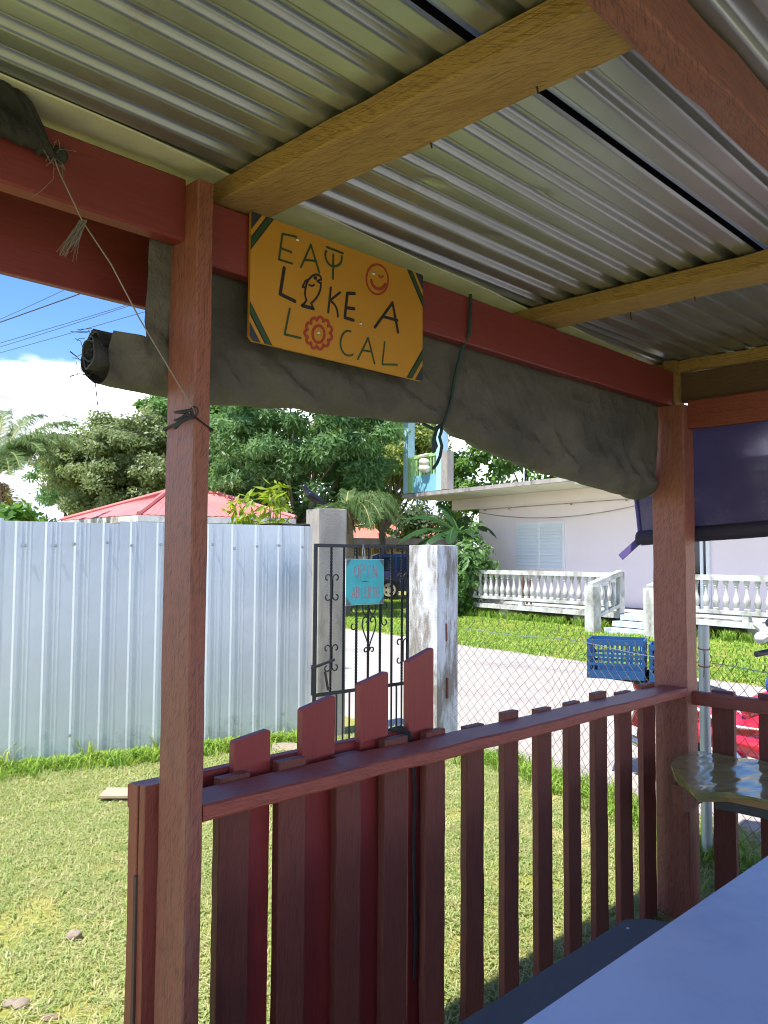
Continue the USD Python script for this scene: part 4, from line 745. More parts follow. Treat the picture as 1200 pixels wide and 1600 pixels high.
pp = obj('fence_post', MB().lathe([(0.029, -0.1), (0.029, 1.24), (0.024, 1.244), (0.024, 1.20)], far((1104.5, 1300), 4.62) * np.array([1, 1, 0]), 16), 'pipe_zinc', cf, smooth=40)
pc = far((1104.5, 1300), 4.62) * np.array([1, 1, 0])
for z in (1.115, 1.02): obj('wire_tie', MB().tube([pc + 0.031 * np.array([math.cos(a), math.sin(a), 0]) + ZZ * (z + 0.004 * math.sin(a)) for a in np.linspace(0, 6.28, 16)], 0.004, 5), 'rust', pp)
obj('wire_tie', MB().tube([pc + np.array([-0.012, -0.030, 1.115]), pc + np.array([-0.010, -0.032, 1.06]), pc + np.array([-0.016, -0.031, 0.96])], 0.002, 4), 'iron', pp)

# ------------------------------------------------------------------ red motorbike with blue crates behind the chain-link
MD = unit(np.array([0.55, -0.835, 0])); ML = np.array([MD[1], -MD[0], 0]) * -1.0; MO = np.array([2.09, 6.08, 0])     # rear axle; MD towards the handlebar, ML away from the fence
def MW(a, l, z): return MO + MD * a + ML * l + ZZ * z
bike = thing('red_motorbike', MW(0.6, 0, 0), 'small red motorbike parked by the road behind the chain-link fence', 'motorbike')
for a in (0.0, 1.22):
    c = MW(a, 0, 0.285)
    w = obj('wheel', MB().tube([c + 0.245 * (math.cos(t) * MD + math.sin(t) * ZZ) for t in np.linspace(0, 2 * math.pi, 33)[:-1]], 0.038, 10, closed=True), 'rubber', bike, smooth=True)
    obj('rim', MB().tube([c + 0.205 * (math.cos(t) * MD + math.sin(t) * ZZ) for t in np.linspace(0, 2 * math.pi, 33)[:-1]], 0.013, 6, closed=True), 'chrome', w, smooth=True)
    obj('hub', MB().lathe([(0.03, -0.06), (0.045, -0.03), (0.045, 0.03), (0.03, 0.06)], c, 12, ML), 'chrome', w)
    spk = MB()
    for k in range(18): t = k * 2 * math.pi / 18; spk.tube([c + ML * (0.02 * (-1) ** k) + 0.04 * (math.cos(t + .3) * MD + math.sin(t + .3) * ZZ), c + 0.2 * (math.cos(t) * MD + math.sin(t) * ZZ)], 0.002, 3)
    obj('spokes', spk, 'chrome', w)
obj('rear_mudguard', MB().tube([MW(0, 0, 0.285) + 0.31 * (math.cos(t) * MD + math.sin(t) * ZZ) for t in np.linspace(0.5, 2.9, 14)], 0.045, 6), 'moto_red', bike, smooth=True)
obj('front_mudguard', MB().tube([MW(1.22, 0, 0.285) + 0.31 * (math.cos(t) * MD + math.sin(t) * ZZ) for t in np.linspace(0.4, 2.6, 14)], 0.05, 6), 'moto_red', bike, smooth=True)
body = solid([(MW(-0.25, 0, 0.66), 0.06, MW(0.25, 0, 0.58), 0.10), (MW(0.25, 0, 0.58), 0.10, MW(0.62, 0, 0.47), 0.085), (MW(0.62, 0, 0.47), 0.085, MW(0.95, 0, 0.62), 0.10), (MW(0.95, 0, 0.62), 0.10, MW(1.06, 0, 0.85), 0.08), (MW(0.30, 0, 0.42), 0.10, MW(0.72, 0, 0.40), 0.10), (MW(0.66, 0, 0.62), 0.075, MW(0.95, 0, 0.75), 0.09)], 0.04, 4)
obj('bodywork', body, 'moto_red', bike, smooth=True)
for sd in (-1, 1):
    st = MB().tube([MW(0.0, sd * 0.085, 0.655), MW(0.25, sd * 0.103, 0.60), MW(0.55, sd * 0.100, 0.505), MW(0.8, sd * 0.100, 0.52)], [0.006, 0.012, 0.012, 0.005], 5); obj('stripe', st, 'moto_white', bike)
seat = solid([(MW(-0.15, 0, 0.74), 0.055, MW(0.18, 0, 0.70), 0.06), (MW(0.18, 0, 0.70), 0.06, MW(0.45, 0, 0.67), 0.055)], 0.03, 4); obj('seat', seat, 'black_plastic', bike, smooth=True)
obj('engine', MB().lathe([(0.05, -0.11), (0.09, -0.09), (0.09, 0.09), (0.05, 0.11)], MW(0.55, 0, 0.27), 12, ML), 'chrome', bike, smooth=30)
obj('exhaust', MB().tube([MW(0.6, -0.12, 0.22), MW(0.3, -0.15, 0.20), MW(0.0, -0.16, 0.25), MW(-0.25, -0.16, 0.29)], [0.016, 0.018, 0.04, 0.035], 8), 'chrome', bike, smooth=True)
for sd in (-1, 1): obj('fork', MB().tube([MW(1.22, sd * 0.065, 0.285), MW(1.08, sd * 0.065, 0.75)], 0.022, 8), 'chrome', bike, smooth=True)
obj('steering_stem', MB().tube([MW(1.08, 0, 0.75), MW(1.02, 0, 0.99)], 0.04, 8), 'moto_red', bike, smooth=True)
obj('handlebar', MB().tube([MW(0.93, -0.34, 1.03), MW(0.98, -0.2, 1.05), MW(1.02, 0, 1.0), MW(0.98, 0.2, 1.05), MW(0.93, 0.34, 1.03)], 0.012, 8), 'chrome', bike, smooth=True)
for sd in (-1, 1):
    obj('grip', MB().tube([MW(0.955, sd * 0.25, 1.045), MW(0.925, sd * 0.36, 1.03)], 0.019, 8), 'black_plastic', bike, smooth=True)
    obj('mirror_stalk', MB().tube([MW(0.98, sd * 0.2, 1.05), MW(0.98, sd * 0.24, 1.20)], 0.006, 6), 'black_plastic', bike)
    mi = solid([(MW(0.985, sd * 0.215, 1.215), 0.026, MW(0.985, sd * 0.30, 1.225), 0.030)], 0.02, 3); obj('mirror', mi, 'black_plastic', bike, smooth=True)
hl = solid([(MW(1.10, 0, 0.90), 0.075, MW(1.15, 0, 0.89), 0.065)], 0.03, 3); obj('headlight', hl, 'moto_white', bike, smooth=True)
pb = solid([(MW(1.02, -0.33, 0.97), 0.022, MW(1.02, -0.34, 0.85), 0.045), (MW(1.02, -0.34, 0.85), 0.045, MW(1.03, -0.33, 0.79), 0.04)], 0.02, 3); obj('side_bag', pb, 'blue_cloth', bike, smooth=True)
hm = solid([(MW(0.95, -0.35, 1.13), 0.035, MW(1.0, -0.33, 1.17), 0.03), (MW(0.97, -0.33, 1.17), 0.03, MW(0.93, -0.36, 1.22), 0.02)], 0.02, 2)
hm.vertices += hm.vertex_normals * ((meshkit.fbm(np.array(hm.vertices) * 40, 3, 2) - 0.5) * 0.03)[:, None]; obj('plastic_bag', hm, 'bag', bike, smooth=True)
obj('rack', MB().bar(MW(-0.45, 0, 0.71), MW(0.02, 0, 0.715), 0.34, 0.02, ZZ).tube([MW(-0.2, 0.06, 0.71), MW(-0.1, 0.06, 0.6)], 0.01, 5).tube([MW(-0.2, -0.06, 0.71), MW(-0.1, -0.06, 0.6)], 0.01, 5), 'iron', bike)
obj('side_stand', MB().tube([MW(0.5, -0.1, 0.22), MW(0.45, -0.24, 0.012)], 0.01, 6), 'iron', bike)

def crate(c, ax, ay, L, Wd, H, label):
    b = thing('blue_crate', c, label, 'crate', 'blue plastic crates on the back of the motorbike'); A, B_ = unit(ax), unit(ay)
    def W(x, y, z): return c + A * x + B_ * y + ZZ * z
    obj('base', MB().box(W(0, 0, 0.008), A * L / 2, B_ * Wd / 2, ZZ * 0.008), 'crate_blue', b)
    for y, x0, n, ex, ln in ((-Wd / 2, 0, B_, A, L), (Wd / 2, 0, B_, A, L), (-L / 2, 1, A, B_, Wd), (L / 2, 1, A, B_, Wd)):
        o = c + n * y; sd = MB()
        for z, hh in ((0.03, 0.03), (0.105, 0.010), (0.17, 0.010), (H - 0.02, 0.02)): sd.box(o + ZZ * z, ex * ln / 2, n * 0.006, ZZ * hh)
        pn = obj('side_panel', sd, 'crate_blue', b)
        for k in range(int(ln / 0.036) + 1):
            x = -ln / 2 + 0.01 + k * (ln - 0.02) / int(ln / 0.036); wd = 0.011 if k % 4 else 0.018
            obj('slat', MB().box(o + ex * x + ZZ * (H / 2), ex * wd / 2, n * 0.004, ZZ * (H / 2 - 0.005)), 'crate_blue', pn)
c1 = far((965, 1052), 6.22); c1[2] = 0.735
crate(c1, (0.93, -0.36, 0), (0.36, 0.93, 0), 0.40, 0.30, 0.285, 'larger blue slatted crate at the rear, left of the corner post')
crate(c1 + np.array([0.335, -0.13, -0.005]), (0.93, -0.36, 0), (0.36, 0.93, 0), 0.24, 0.30, 0.265, 'smaller blue slatted crate half hidden by the corner post')

# ------------------------------------------------------------------ the bird
bx = far((493, 788), 7.58); bx[2] = 2.062; bh = unit(np.array([-1, -0.12, 0]))      # faces left
def BWp(a, z, l=0.0): return bx + bh * a + ZZ * z + np.array([-bh[1], bh[0], 0]) * l
bird = thing('black_bird', bx, 'glossy black long-tailed bird perched on the grey gate pillar', 'bird')
bb = solid([(BWp(0.105, 0.205), 0.022, BWp(0.085, 0.170), 0.024), (BWp(0.085, 0.170), 0.024, BWp(0.055, 0.125), 0.042), (BWp(0.055, 0.125), 0.042, BWp(-0.015, 0.085), 0.036), (BWp(-0.015, 0.085), 0.036, BWp(-0.075, 0.052), 0.016), (BWp(0.03, 0.09), 0.03, BWp(0.0, 0.07), 0.026)], 0.006, 6)
obj('body', bb, 'bird_black', bird, smooth=True)
tl = MB(); L_ = np.array([-bh[1], bh[0], 0])
tl.grid([[BWp(-0.05, 0.07, l) + ZZ * (-abs(l) * 0.5) for l in (-0.016, 0, 0.016)], [BWp(-0.12, 0.034, l) + ZZ * (-abs(l) * 0.4) for l in (-0.02, 0, 0.02)], [BWp(-0.185, 0.004, l) for l in (-0.024, 0, 0.024)]]); tl.grid([[BWp(-0.05, 0.060, l) for l in (-0.016, 0, 0.016)], [BWp(-0.12, 0.026, l) for l in (-0.02, 0, 0.02)], [BWp(-0.185, 0.001, l) for l in (-0.024, 0, 0.024)]])
obj('tail', tl, 'bird_black', bird, smooth=True)
for sd in (-1, 1):
    wg = solid([(BWp(0.05, 0.135, sd * 0.033), 0.016, BWp(-0.03, 0.092, sd * 0.034), 0.016), (BWp(-0.03, 0.092, sd * 0.034), 0.016, BWp(-0.10, 0.05, sd * 0.016), 0.006)], 0.006, 3); obj('wing', wg, 'bird_black', bird, smooth=True)
    obj('leg', MB().tube([BWp(0.02, 0.065, sd * 0.018), BWp(0.012, 0.035, sd * 0.018), BWp(0.022, 0.004, sd * 0.02)], [0.007, 0.003, 0.003], 6).tube([BWp(0.022, 0.003, sd * .02), BWp(0.048, 0.001, sd * .028)], 0.002, 4).tube([BWp(0.022, 0.003, sd * .02), BWp(0.05, 0.001, sd * .016)], 0.002, 4).tube([BWp(0.022, 0.003, sd * .02), BWp(0.0, 0.001, sd * .02)], 0.002, 4), 'beak', bird)
    obj('eye', trimesh.creation.icosphere(1, 0.0042).apply_translation(BWp(0.113, 0.211, sd * 0.0195)), 'eye_yellow', bird)
obj('beak', MB().lathe([(0.0085, 0), (0.006, 0.02), (0.0, 0.045)], BWp(0.122, 0.206), 8, bh + ZZ * 0.18), 'beak', bird, smooth=True)

# ------------------------------------------------------------------ things on the lawn
pk = MB().bar(np.array([-1.86, 5.58, 0.035]), np.array([-0.75, 5.62, 0.035]), 0.19, 0.022, ZZ, 0.004, 8, 0.001, 7)
obj('loose_board', pk, 'grey_plank', label='weathered loose board lying flat on the lawn', cat='board')
def rock(p, s, seed, label, m='stone'):
    t = trimesh.creation.icosphere(3, 1.0); v = np.array(t.vertices); v *= (1 + 0.5 * (meshkit.fbm(v * 1.6 + seed, 3, seed) - 0.5))[:, None]; t.vertices = v * np.array(s) + np.asarray(p) + ZZ * s[2] * 0.4
    obj('stone', t, m, smooth=True, label=label, cat='stone')
rock(gz((115, 1467)), (0.035, 0.03, 0.026), 3, 'pale rounded stone on the worn lawn')
rock(gz((15, 1570)), (0.030, 0.022, 0.012), 7, 'flat pale stone in the bare earth at the left edge')
rock(gz((78, 1592)), (0.034, 0.022, 0.010), 9, 'flat grey slab of stone by the bare earth', 'soil')
rock(gz((33, 1572)), (0.03, 0.03, 0.018), 13, 'small brown stone beside the flat pale stone')
rock(gz((445, 1170)), (0.26, 0.12, 0.03), 17, 'sandy flat rock at the foot of the zinc fence')

# ------------------------------------------------------------------ the pink house across the road
house = thing('pink_house', HW(0, -4, 0), 'pale pink flat roofed house with a white balustraded veranda across the road', 'house')
def hbox(name, s0, s1, d0, d1, z0, z1, m, parent=None, **k):
    return obj(name, MB().box(HW((s0 + s1) / 2, (d0 + d1) / 2, (z0 + z1) / 2), HS * (s1 - s0) / 2, HD * (d1 - d0) / 2, ZZ * (z1 - z0) / 2), m, parent or house, **k)
WS0, WS1 = -7.38, 9.5
wall = hbox('wall', WS0, WS1, -10.5, -2.6, 0.42, 3.575, 'pink_wall')
hbox('roof_slab', -9.25, 10, -11, -0.95, 3.578, 3.69, 'slab_edge')
hbox('soffit_ceiling', -9.2, 9.9, -10.9, -1.0, 3.560, 3.576, 'soffit')
hbox('roof_beam', -8.75, WS0 - 0.004, -2.85, -2.6, 3.22, 3.555, 'pink_wall'); hbox('wall_band', WS0, WS1, -2.598, -2.55, 3.24, 3.556, 'pink_wall')
hbox('soffit_panel', -1.9, 3.5, -1.75, -1.1, 3.50, 3.555, 'white_paint', label='white panel fixed under the roof slab')
obj('outside_stair', MB().bar(HW(-8.75, -5.0, 3.5), HW(-7.4, -5.0, 1.9), 1.0, 0.22, ZZ), 'soffit', house)
hbox('plinth', WS0 + .1, WS1, -10.3, -3.2, -0.1, 0.415, 'concrete')
# louvred window
fr_ = hbox('window', -5.62, -3.70, -2.592, -2.55, 1.34, 2.70, 'white_paint')
for a, b in ((-5.56, -4.69), (-4.63, -3.76)):
    for k in range(13):
        z = 1.42 + k * 0.096
        obj('slat', MB().box(HW((a + b) / 2, -2.535, z), HS * (b - a) / 2, HD * 0.014 + ZZ * -0.047, ZZ * 0.004 + HD * 0.003), 'louvre', fr_)
    hbox('sill', a, b, -2.55, -2.50, 1.36, 1.385, 'louvre', fr_)
hbox('mullion', -4.69, -4.63, -2.548, -2.515, 1.34, 2.70, 'white_paint', fr_)
# glazed door on the right part of the wall
dr = hbox('door', 0.02, 0.78, -2.592, -2.56, 0.45, 2.62, 'car_glass'); hbox('door_frame', 0.62, 0.70, -2.556, -2.53, 0.45, 2.62, 'white_paint', dr); hbox('door_frame', 0.78, 0.86, -2.59, -2.53, 0.45, 2.70, 'white_paint', dr); hbox('door_frame', -0.06, 0.02, -2.59, -2.53, 0.45, 2.70, 'white_paint', dr)
# cables strung on the wall
def cable(pts): obj('cable', MB().tube(pts, 0.012, 4), 'slab_edge', house)
cable([HW(a, -2.545, 3.17 + 0.0 * a) for a in np.linspace(WS0, 5, 10)])
xs = np.linspace(WS0, -0.5, 22); cable([HW(a, -2.52, 3.1 - 0.30 * (1 - ((a - WS0) / (6.9) * 2 - 1) ** 2)) for a in xs])
for a in (-7.0, -5.9, -3.4, -1.5): obj('cable_clip', MB().box(HW(a, -2.53, 3.15), HS * 0.025, HD * 0.02, ZZ * 0.03), 'slab_edge', house)
# veranda
vfl = hbox('veranda_floor', -7.6, -0.33, -2.6, -0.85, 0.285, 0.40, 'white_mould'); vfr = hbox('veranda_floor', 1.22, 9.5, -2.6, -0.85, 0.285, 0.40, 'white_mould'); hbox('veranda_floor', -0.326, 1.216, -2.6, -1.0, 0.285, 0.40, 'white_mould')
for s in (-6.4, -4.4, -1.7, 2.95, 5.4): hbox('pier', s - 0.16, s + 0.16, -1.3, -0.98, -0.1, 0.284, 'concrete')
prof = [(0.062, 0), (0.062, 0.05), (0.040, 0.06), (0.050, 0.085), (0.066, 0.15), (0.070, 0.20), (0.058, 0.26), (0.036, 0.33), (0.030, 0.40), (0.032, 0.47), (0.044, 0.49), (0.034, 0.51), (0.050, 0.54), (0.058, 0.555), (0.058, 0.605)]
def balustrade(s0, s1, label):
    tr = hbox('balustrade', s0, s1, -1.02, -0.86, 1.215, 1.325, 'white_mould', label=label)
    hbox('base_beam', s0, s1, -1.01, -0.87, 0.535, 0.605, 'white_mould', tr)
    for k, s in enumerate(np.arange(s0 + 0.12, s1 - 0.05, 0.232)):
        obj('baluster', MB().lathe([(r_, h + 0.606) for r_, h in prof], HW(s, -0.94, 0), 9), 'white_mould', tr, smooth=50)
    for s in np.arange(s0 + 1.5, s1, 2.4): hbox('support', s - 0.07, s + 0.07, -1.0, -0.88, 0.402, 0.533, 'white_mould', tr)
balustrade(-7.55, -0.42, 'long balustrade left of the tiled steps'); balustrade(1.31, 9.4, 'balustrade right of the tiled steps')
for s, sd in ((-0.36, 'left'), (1.26, 'right')):
    hbox('corner_column', s - 0.055, s + 0.055, -1.02, -0.86, 0.402, 1.345, 'white_mould')
    hbox('step_pillar', s - 0.13, s + 0.13, -0.14, 0.10, -0.1, 1.03, 'white_mould')
    hr = obj('hand_rail', MB().bar(HW(s, -0.93, 1.325), HW(s, 0.05, 1.045), 0.16, 0.11, ZZ), 'white_mould', house)
    obj('base_beam', MB().bar(HW(s, -0.86, 0.57), HW(s, -0.14, 0.35), 0.10, 0.08, ZZ), 'white_mould', hr)
    for k in range(3):
        q = -0.70 + 0.24 * k; obj('baluster', MB().lathe([(r_ * 0.9, h * 0.98 + 0.56 + (q + 0.86) * -0.30) for r_, h in prof], HW(s, q, 0), 9), 'white_mould', hr, smooth=50)
for k in range(3):
    st_ = hbox('step', -0.22, 1.12, -1.0 + 0.0, -0.76 + 0.27 * k, -0.1 if k == 2 else 0.40 - 0.135 * (k + 1) - 0.0, 0.40 - 0.135 * (k) - 0.02, 'stair_tile')
for s in (-4.32, -4.16, -4.0): obj('chair_leg', MB().lathe([(0.02, 0.4), (0.045, 0.52), (0.055, 0.75), (0.03, 0.86), (0.05, 1.0), (0.03, 1.13), (0.02, 1.2)], HW(s, -1.6, 0), 8), 'dark_wood', house, smooth=True, label='dark turned wooden spindle of a chair on the veranda')
# little blue and green railed landing on the roof
land = obj('roof_landing', MB().box(HW(-8.1, -1.12, 3.98), HS * 0.80, HD * 0.06, ZZ * 0.262), 'blue_wall', house)
for s, m in ((-9.12, 'pale_blue'), (-7.36, 'pale_blue')): obj('column', MB().box(HW(s, -1.13, 5.0), HS * 0.13, HD * 0.13, ZZ * 1.283), m, land)
obj('column', MB().box(HW(-8.88, -1.08, 4.28), HS * 0.105, HD * 0.09, ZZ * 0.562), 'green_paint', land); obj('column', MB().box(HW(-7.05, -1.1, 4.3), HS * 0.14, HD * 0.12, ZZ * 0.582), 'concrete', land)
for s in (): obj('column', MB().box(HW(s, -3.0, 5.0), HS * 0.13, HD * 0.13, ZZ * 1.283), 'pale_blue', land)
obj('landing_roof', MB().box(HW(-8.2, -2.1, 6.35), HS * 1.3, HD * 1.3, ZZ * 0.06), 'slab_edge', land)
rg = obj('green_rail', MB().box(HW(-8.1, -1.12, 4.86), HS * 0.68, HD * 0.05, ZZ * 0.055), 'green_paint', land)
for k in range(7): obj('green_bar', MB().box(HW(-8.66 + 0.185 * k, -1.12, 4.525), HS * 0.034, HD * 0.03, ZZ * 0.278), 'green_paint', land)
cloth_ = solid([(HW(-8.22, -1.0, 4.66), 0.11, HW(-8.0, -1.0, 4.62), 0.12), (HW(-8.2, -1.0, 4.45), 0.13, HW(-7.98, -1.0, 4.42), 0.13), (HW(-8.34, -1.0, 4.84), 0.05, HW(-7.95, -1.0, 4.86), 0.05)], 0.06, 3); obj('rag', cloth_, 'cream_wall', land, smooth=True)
obj('antenna_pole', MB().tube([HW(-6.3, -3.5, 3.72), HW(-6.3, -3.5, 5.7)], 0.025, 6), 'white_paint', house)

# ------------------------------------------------------------------ red hip-roofed house behind the zinc fence
rh_c = np.array([-6.4, 24.6, 0]); rh = thing('red_roofed_house', rh_c, 'low cream house with a faded red hip roof behind the zinc fence', 'house')
c0, c1, c2, c3 = far((217, 803), 22.0), far((96, 813), 25.9), np.array([-6.0, 28.3, 2.75]), far((462, 808), 23.6)
for c in (c0, c1, c3): c[2] = 2.76
r0, r1 = far((262, 759), 24.6), far((338, 764), 25.2); r0[2] = r1[2] = 3.58
for nm, P in (('roof_face', [c1, c0, r0]), ('roof_face', [c0, c3, r1, r0]), ('roof_face', [c3, c2, r1]), ('roof_face', [c2, c1, r0, r1])):
    P = [np.array(p) for p in P]; n = 24; a, b = P[0], P[1]; t0 = P[3] if len(P) == 4 else P[2]; t1 = P[2]
    up_ = unit(np.cross(b - a, t1 - a)); up_ = up_ if up_[2] > 0 else -up_; rows = []
    for q in (0.0, 0.5, 1.0):
        row = []
        for k in range(n * 3 + 1):
            w = k / (n * 3); row.append((a * (1 - w) + b * w) * (1 - q) + (t0 * (1 - w) + t1 * w) * q + up_ * (0.012 if k % 3 == 1 else 0.0))
        rows.append(row)
    obj(nm, MB().grid(np.array(rows)), 'red_roof', rh)
for a, b in ((c0, r0), (c1, r0), (c3, r1), (r0, r1)): obj('roof_ridge', MB().tube([a + ZZ * 0.03, b + ZZ * 0.03], 0.07, 6), 'red_roof', rh)
ins = [c * 0.90 + (r0 + r1) / 2 * 0.10 for c in (c0, c1, c2, c3)]
for i, (a, b) in enumerate(((0, 1), (0, 3), (3, 2), (2, 1))):
    A, B = (c0, c1, c2, c3)[a], (c0, c1, c2, c3)[b]; obj('fascia_board', MB().bar(A - ZZ * 0.10, B - ZZ * 0.10, 0.04, 0.17, ZZ), 'white_mould', rh)
    A, B = ins[a].copy(), ins[b].copy(); A[2] = B[2] = 1.3
    w_ = obj('wall', MB().bar(A, B, 0.15, 2.7, ZZ), 'cream_wall', rh)
    if i == 0:
        mid = A * 0.6 + B * 0.4; dd = unit(B - A); nn = np.cross(dd, ZZ); nn = nn if nn[1] < 0 else -nn
        obj('window', MB().box(mid + nn * 0.085 + ZZ * 0.75, dd * 0.55, nn * 0.02, ZZ * 0.5), 'dark_wood', w_)

# ------------------------------------------------------------------ vehicles and buildings beyond the gate
def suv(o, fwd, label, paint, scale=1.0, rack=True):
    f = unit(fwd); l = np.array([-f[1], f[0], 0]); t = thing('parked_car', o, label, 'car')
    def W(a, b, z): return o + scale * (f * a + l * b + ZZ * z)
    side = [(-2.15, 0.42), (-2.2, 0.75), (-2.15, 1.02), (0.75, 1.06), (1.85, 0.98), (2.12, 0.80), (2.15, 0.45), (1.75, 0.36), (-1.8, 0.36)]
    cabin = [(-2.08, 1.02), (-1.92, 1.62), (-1.70, 1.70), (0.15, 1.72), (0.36, 1.66), (0.95, 1.06)]
    def shell(pr, hw, hw2, zlo, zhi):
        mb = MB(); n = len(pr); k = [hw if z <= zlo else hw + (hw2 - hw) * (z - zlo) / (zhi - zlo) for a, z in pr]
        A, B = [W(a, -q, z) for (a, z), q in zip(pr, k)], [W(a, q, z) for (a, z), q in zip(pr, k)]
        mb.add(A, [[0, i, i + 1] for i in range(1, n - 1)]); mb.add(B, [[0, i + 1, i] for i in range(1, n - 1)])
        for i in range(n): mb.quad(A[i], B[i], B[(i + 1) % n], A[(i + 1) % n])
        return mb
    bd = obj('body', shell(side, 0.88, 0.86, 0.9, 1.1), paint, t); cb_ = obj('cabin', shell(cabin, 0.85, 0.70, 1.05, 1.72), paint, t)
    for sd in (-1, 1):
        for a0, a1, q0, q1 in ((-1.85, -1.10, -1.78, -1.10), (-1.0, -0.22, -1.0, -0.22), (-0.12, 0.70, -0.12, 0.28)):
            y0, y1 = 0.852, 0.735
            obj('window', MB().quad(W(a0, sd * (y0 + .004), 1.10), W(a1, sd * (y0 + .004), 1.10), W(q1, sd * (y1 + .006), 1.58), W(q0, sd * (y1 + .006), 1.58)), 'car_glass', t)
        obj('sill_trim', MB().box(W(0, sd * 0.885, 0.42), f * 1.0 * scale, l * 0.03 * scale, ZZ * 0.10 * scale), 'car_trim', t)
        for a in (-1.32, 1.32):
            c = W(a, sd * 0.80, 0.37); wv = obj('wheel', MB().lathe([(0.25, -0.12), (0.36, -0.11), (0.385, -0.05), (0.385, 0.05), (0.36, 0.11), (0.25, 0.12)], c, 24, l * sd), 'rubber', t, smooth=35)
            obj('rim', MB().lathe([(0.262, 0.122), (0.25, 0.140), (0.20, 0.128), (0.05, 0.145), (0.0, 0.150)], c, 18, l * sd), 'rim', wv, smooth=40)
            for k in range(5):
                th_ = k * 2 * math.pi / 5; obj('rim_hole', MB().lathe([(0.045, 0.143), (0.0, 0.145)], c + 0.15 * (math.cos(th_) * f + math.sin(th_) * ZZ), 8, l * sd), 'rubber', wv)
            obj('wheel_arch', MB().tube([c + l * sd * 0.07 + 0.43 * (math.cos(q) * f + math.sin(q) * ZZ) for q in np.linspace(0, math.pi, 14)], 0.045, 5), 'car_trim', t)
        obj('door_handle', MB().box(W(-0.35, sd * 0.89, 0.98), f * 0.07, l * 0.012, ZZ * 0.015), 'car_trim', t); obj('mirror', MB().box(W(0.72, sd * 0.95, 1.12), f * 0.06, l * 0.08, ZZ * 0.07), 'car_trim', t)
        obj('headlight', MB().box(W(2.10, sd * 0.66, 0.78), f * 0.05, l * 0.15, ZZ * 0.08), 'white_paint', t)
    obj('windscreen', MB().quad(W(0.90, -0.78, 1.115), W(0.90, 0.78, 1.115), W(0.42, 0.68, 1.62), W(0.42, -0.68, 1.62)), 'car_glass', t)
    obj('bumper', MB().box(W(2.13, 0, 0.48), f * 0.08, l * 0.86, ZZ * 0.12), 'car_trim', t)
    return t
cw = gz((603, 938)); suv(cw + np.array([1.42, 1.0, 0.02]), (1, 0.10, 0), 'dark blue car with tan wheels parked on the grass beyond the gate', 'car_blue', 1.06)
suv(far((530, 935), 38.0) * np.array([1, 1, 0]) + np.array([0.2, 0, 0.02]), (-1, 0.3, 0), 'dark grey car further back, behind the turquoise board', 'car_trim')
hut = thing('roadside_hut', np.array([-0.8, 44, 0]), 'low open board hut with a dark flat roof beyond the gate', 'hut')
hc = np.array([0.3, 44.5, 0]); hx, hy = unit(np.array([1, 0.12, 0])), unit(np.array([-0.12, 1, 0]))
obj('roof', MB().box(hc + ZZ * 2.52, hx * 3.9, hy * 2.4, ZZ * 0.16), 'dark_roof', hut); obj('back_wall', MB().box(hc + hy * 2.0 + ZZ * 1.18, hx * 3.7, hy * 0.05, ZZ * 1.18), 'board_wall', hut)
for q in np.arange(-3.5, 3.6, 1.17):
    obj('post', MB().box(hc + hx * q - hy * 2.1 + ZZ * 1.18, hx * 0.06, hy * 0.06, ZZ * 1.18), 'board_wall', hut)
for q, w_, h_, m in ((-2.6, 0.5, 1.9, 'board_wall'), (-1.3, 0.4, 1.6, 'dark_wood'), (0.2, 0.6, 2.0, 'board_wall'), (1.6, 0.5, 1.5, 'rust'), (2.7, 0.4, 1.8, 'board_wall')):
    obj('panel', MB().box(hc + hx * q - hy * 1.9 + ZZ * (h_ / 2), hx * w_, hy * 0.04, ZZ * (h_ / 2)), m, hut)
def low_house(name, c, ax, w, dp, eave, ridge, roofm, wallm, label):
    a = unit(ax); b = np.array([-a[1], a[0], 0]); t = thing(name, c, label, 'house')
    obj('wall', MB().box(c + ZZ * eave / 2, a * w * 0.92, b * dp * 0.9, ZZ * eave / 2), wallm, t)
    A = [c + a * w * s + b * dp * q + ZZ * eave for s, q in ((-1, -1), (1, -1), (1, 1), (-1, 1))]; R = [c - a * w + ZZ * ridge, c + a * w + ZZ * ridge]
    mb = MB(); mb.quad(A[0], A[1], R[1], R[0]).quad(A[2], A[3], R[0], R[1]); mb.add([A[1], A[2], R[1]], [[0, 1, 2]]); mb.add([A[3], A[0], R[0]], [[0, 1, 2]]); mb.quad(A[0], A[3], A[2], A[1])
    obj('roof', mb, roofm, t)
    for s in (-0.5, 0.45): obj('window', MB().box(c + a * w * s - b * dp * 0.905 + ZZ * eave * 0.55, a * w * 0.1, b * 0.03, ZZ * eave * 0.17), 'car_glass', t)
low_house('far_house', np.array([0.9, 78, 0]), (1, 0.05, 0), 4.2, 4, 3.1, 4.9, 'orange_roof', 'cream_wall', 'small far house with a bright orange-red roof above the hut')
low_house('far_shed', np.array([3.4, 58, 0]), (1, 0.1, 0), 5.0, 3, 2.35, 2.95, 'white_paint', 'cream_wall', 'long low shed with a white roof right of the dark hut')

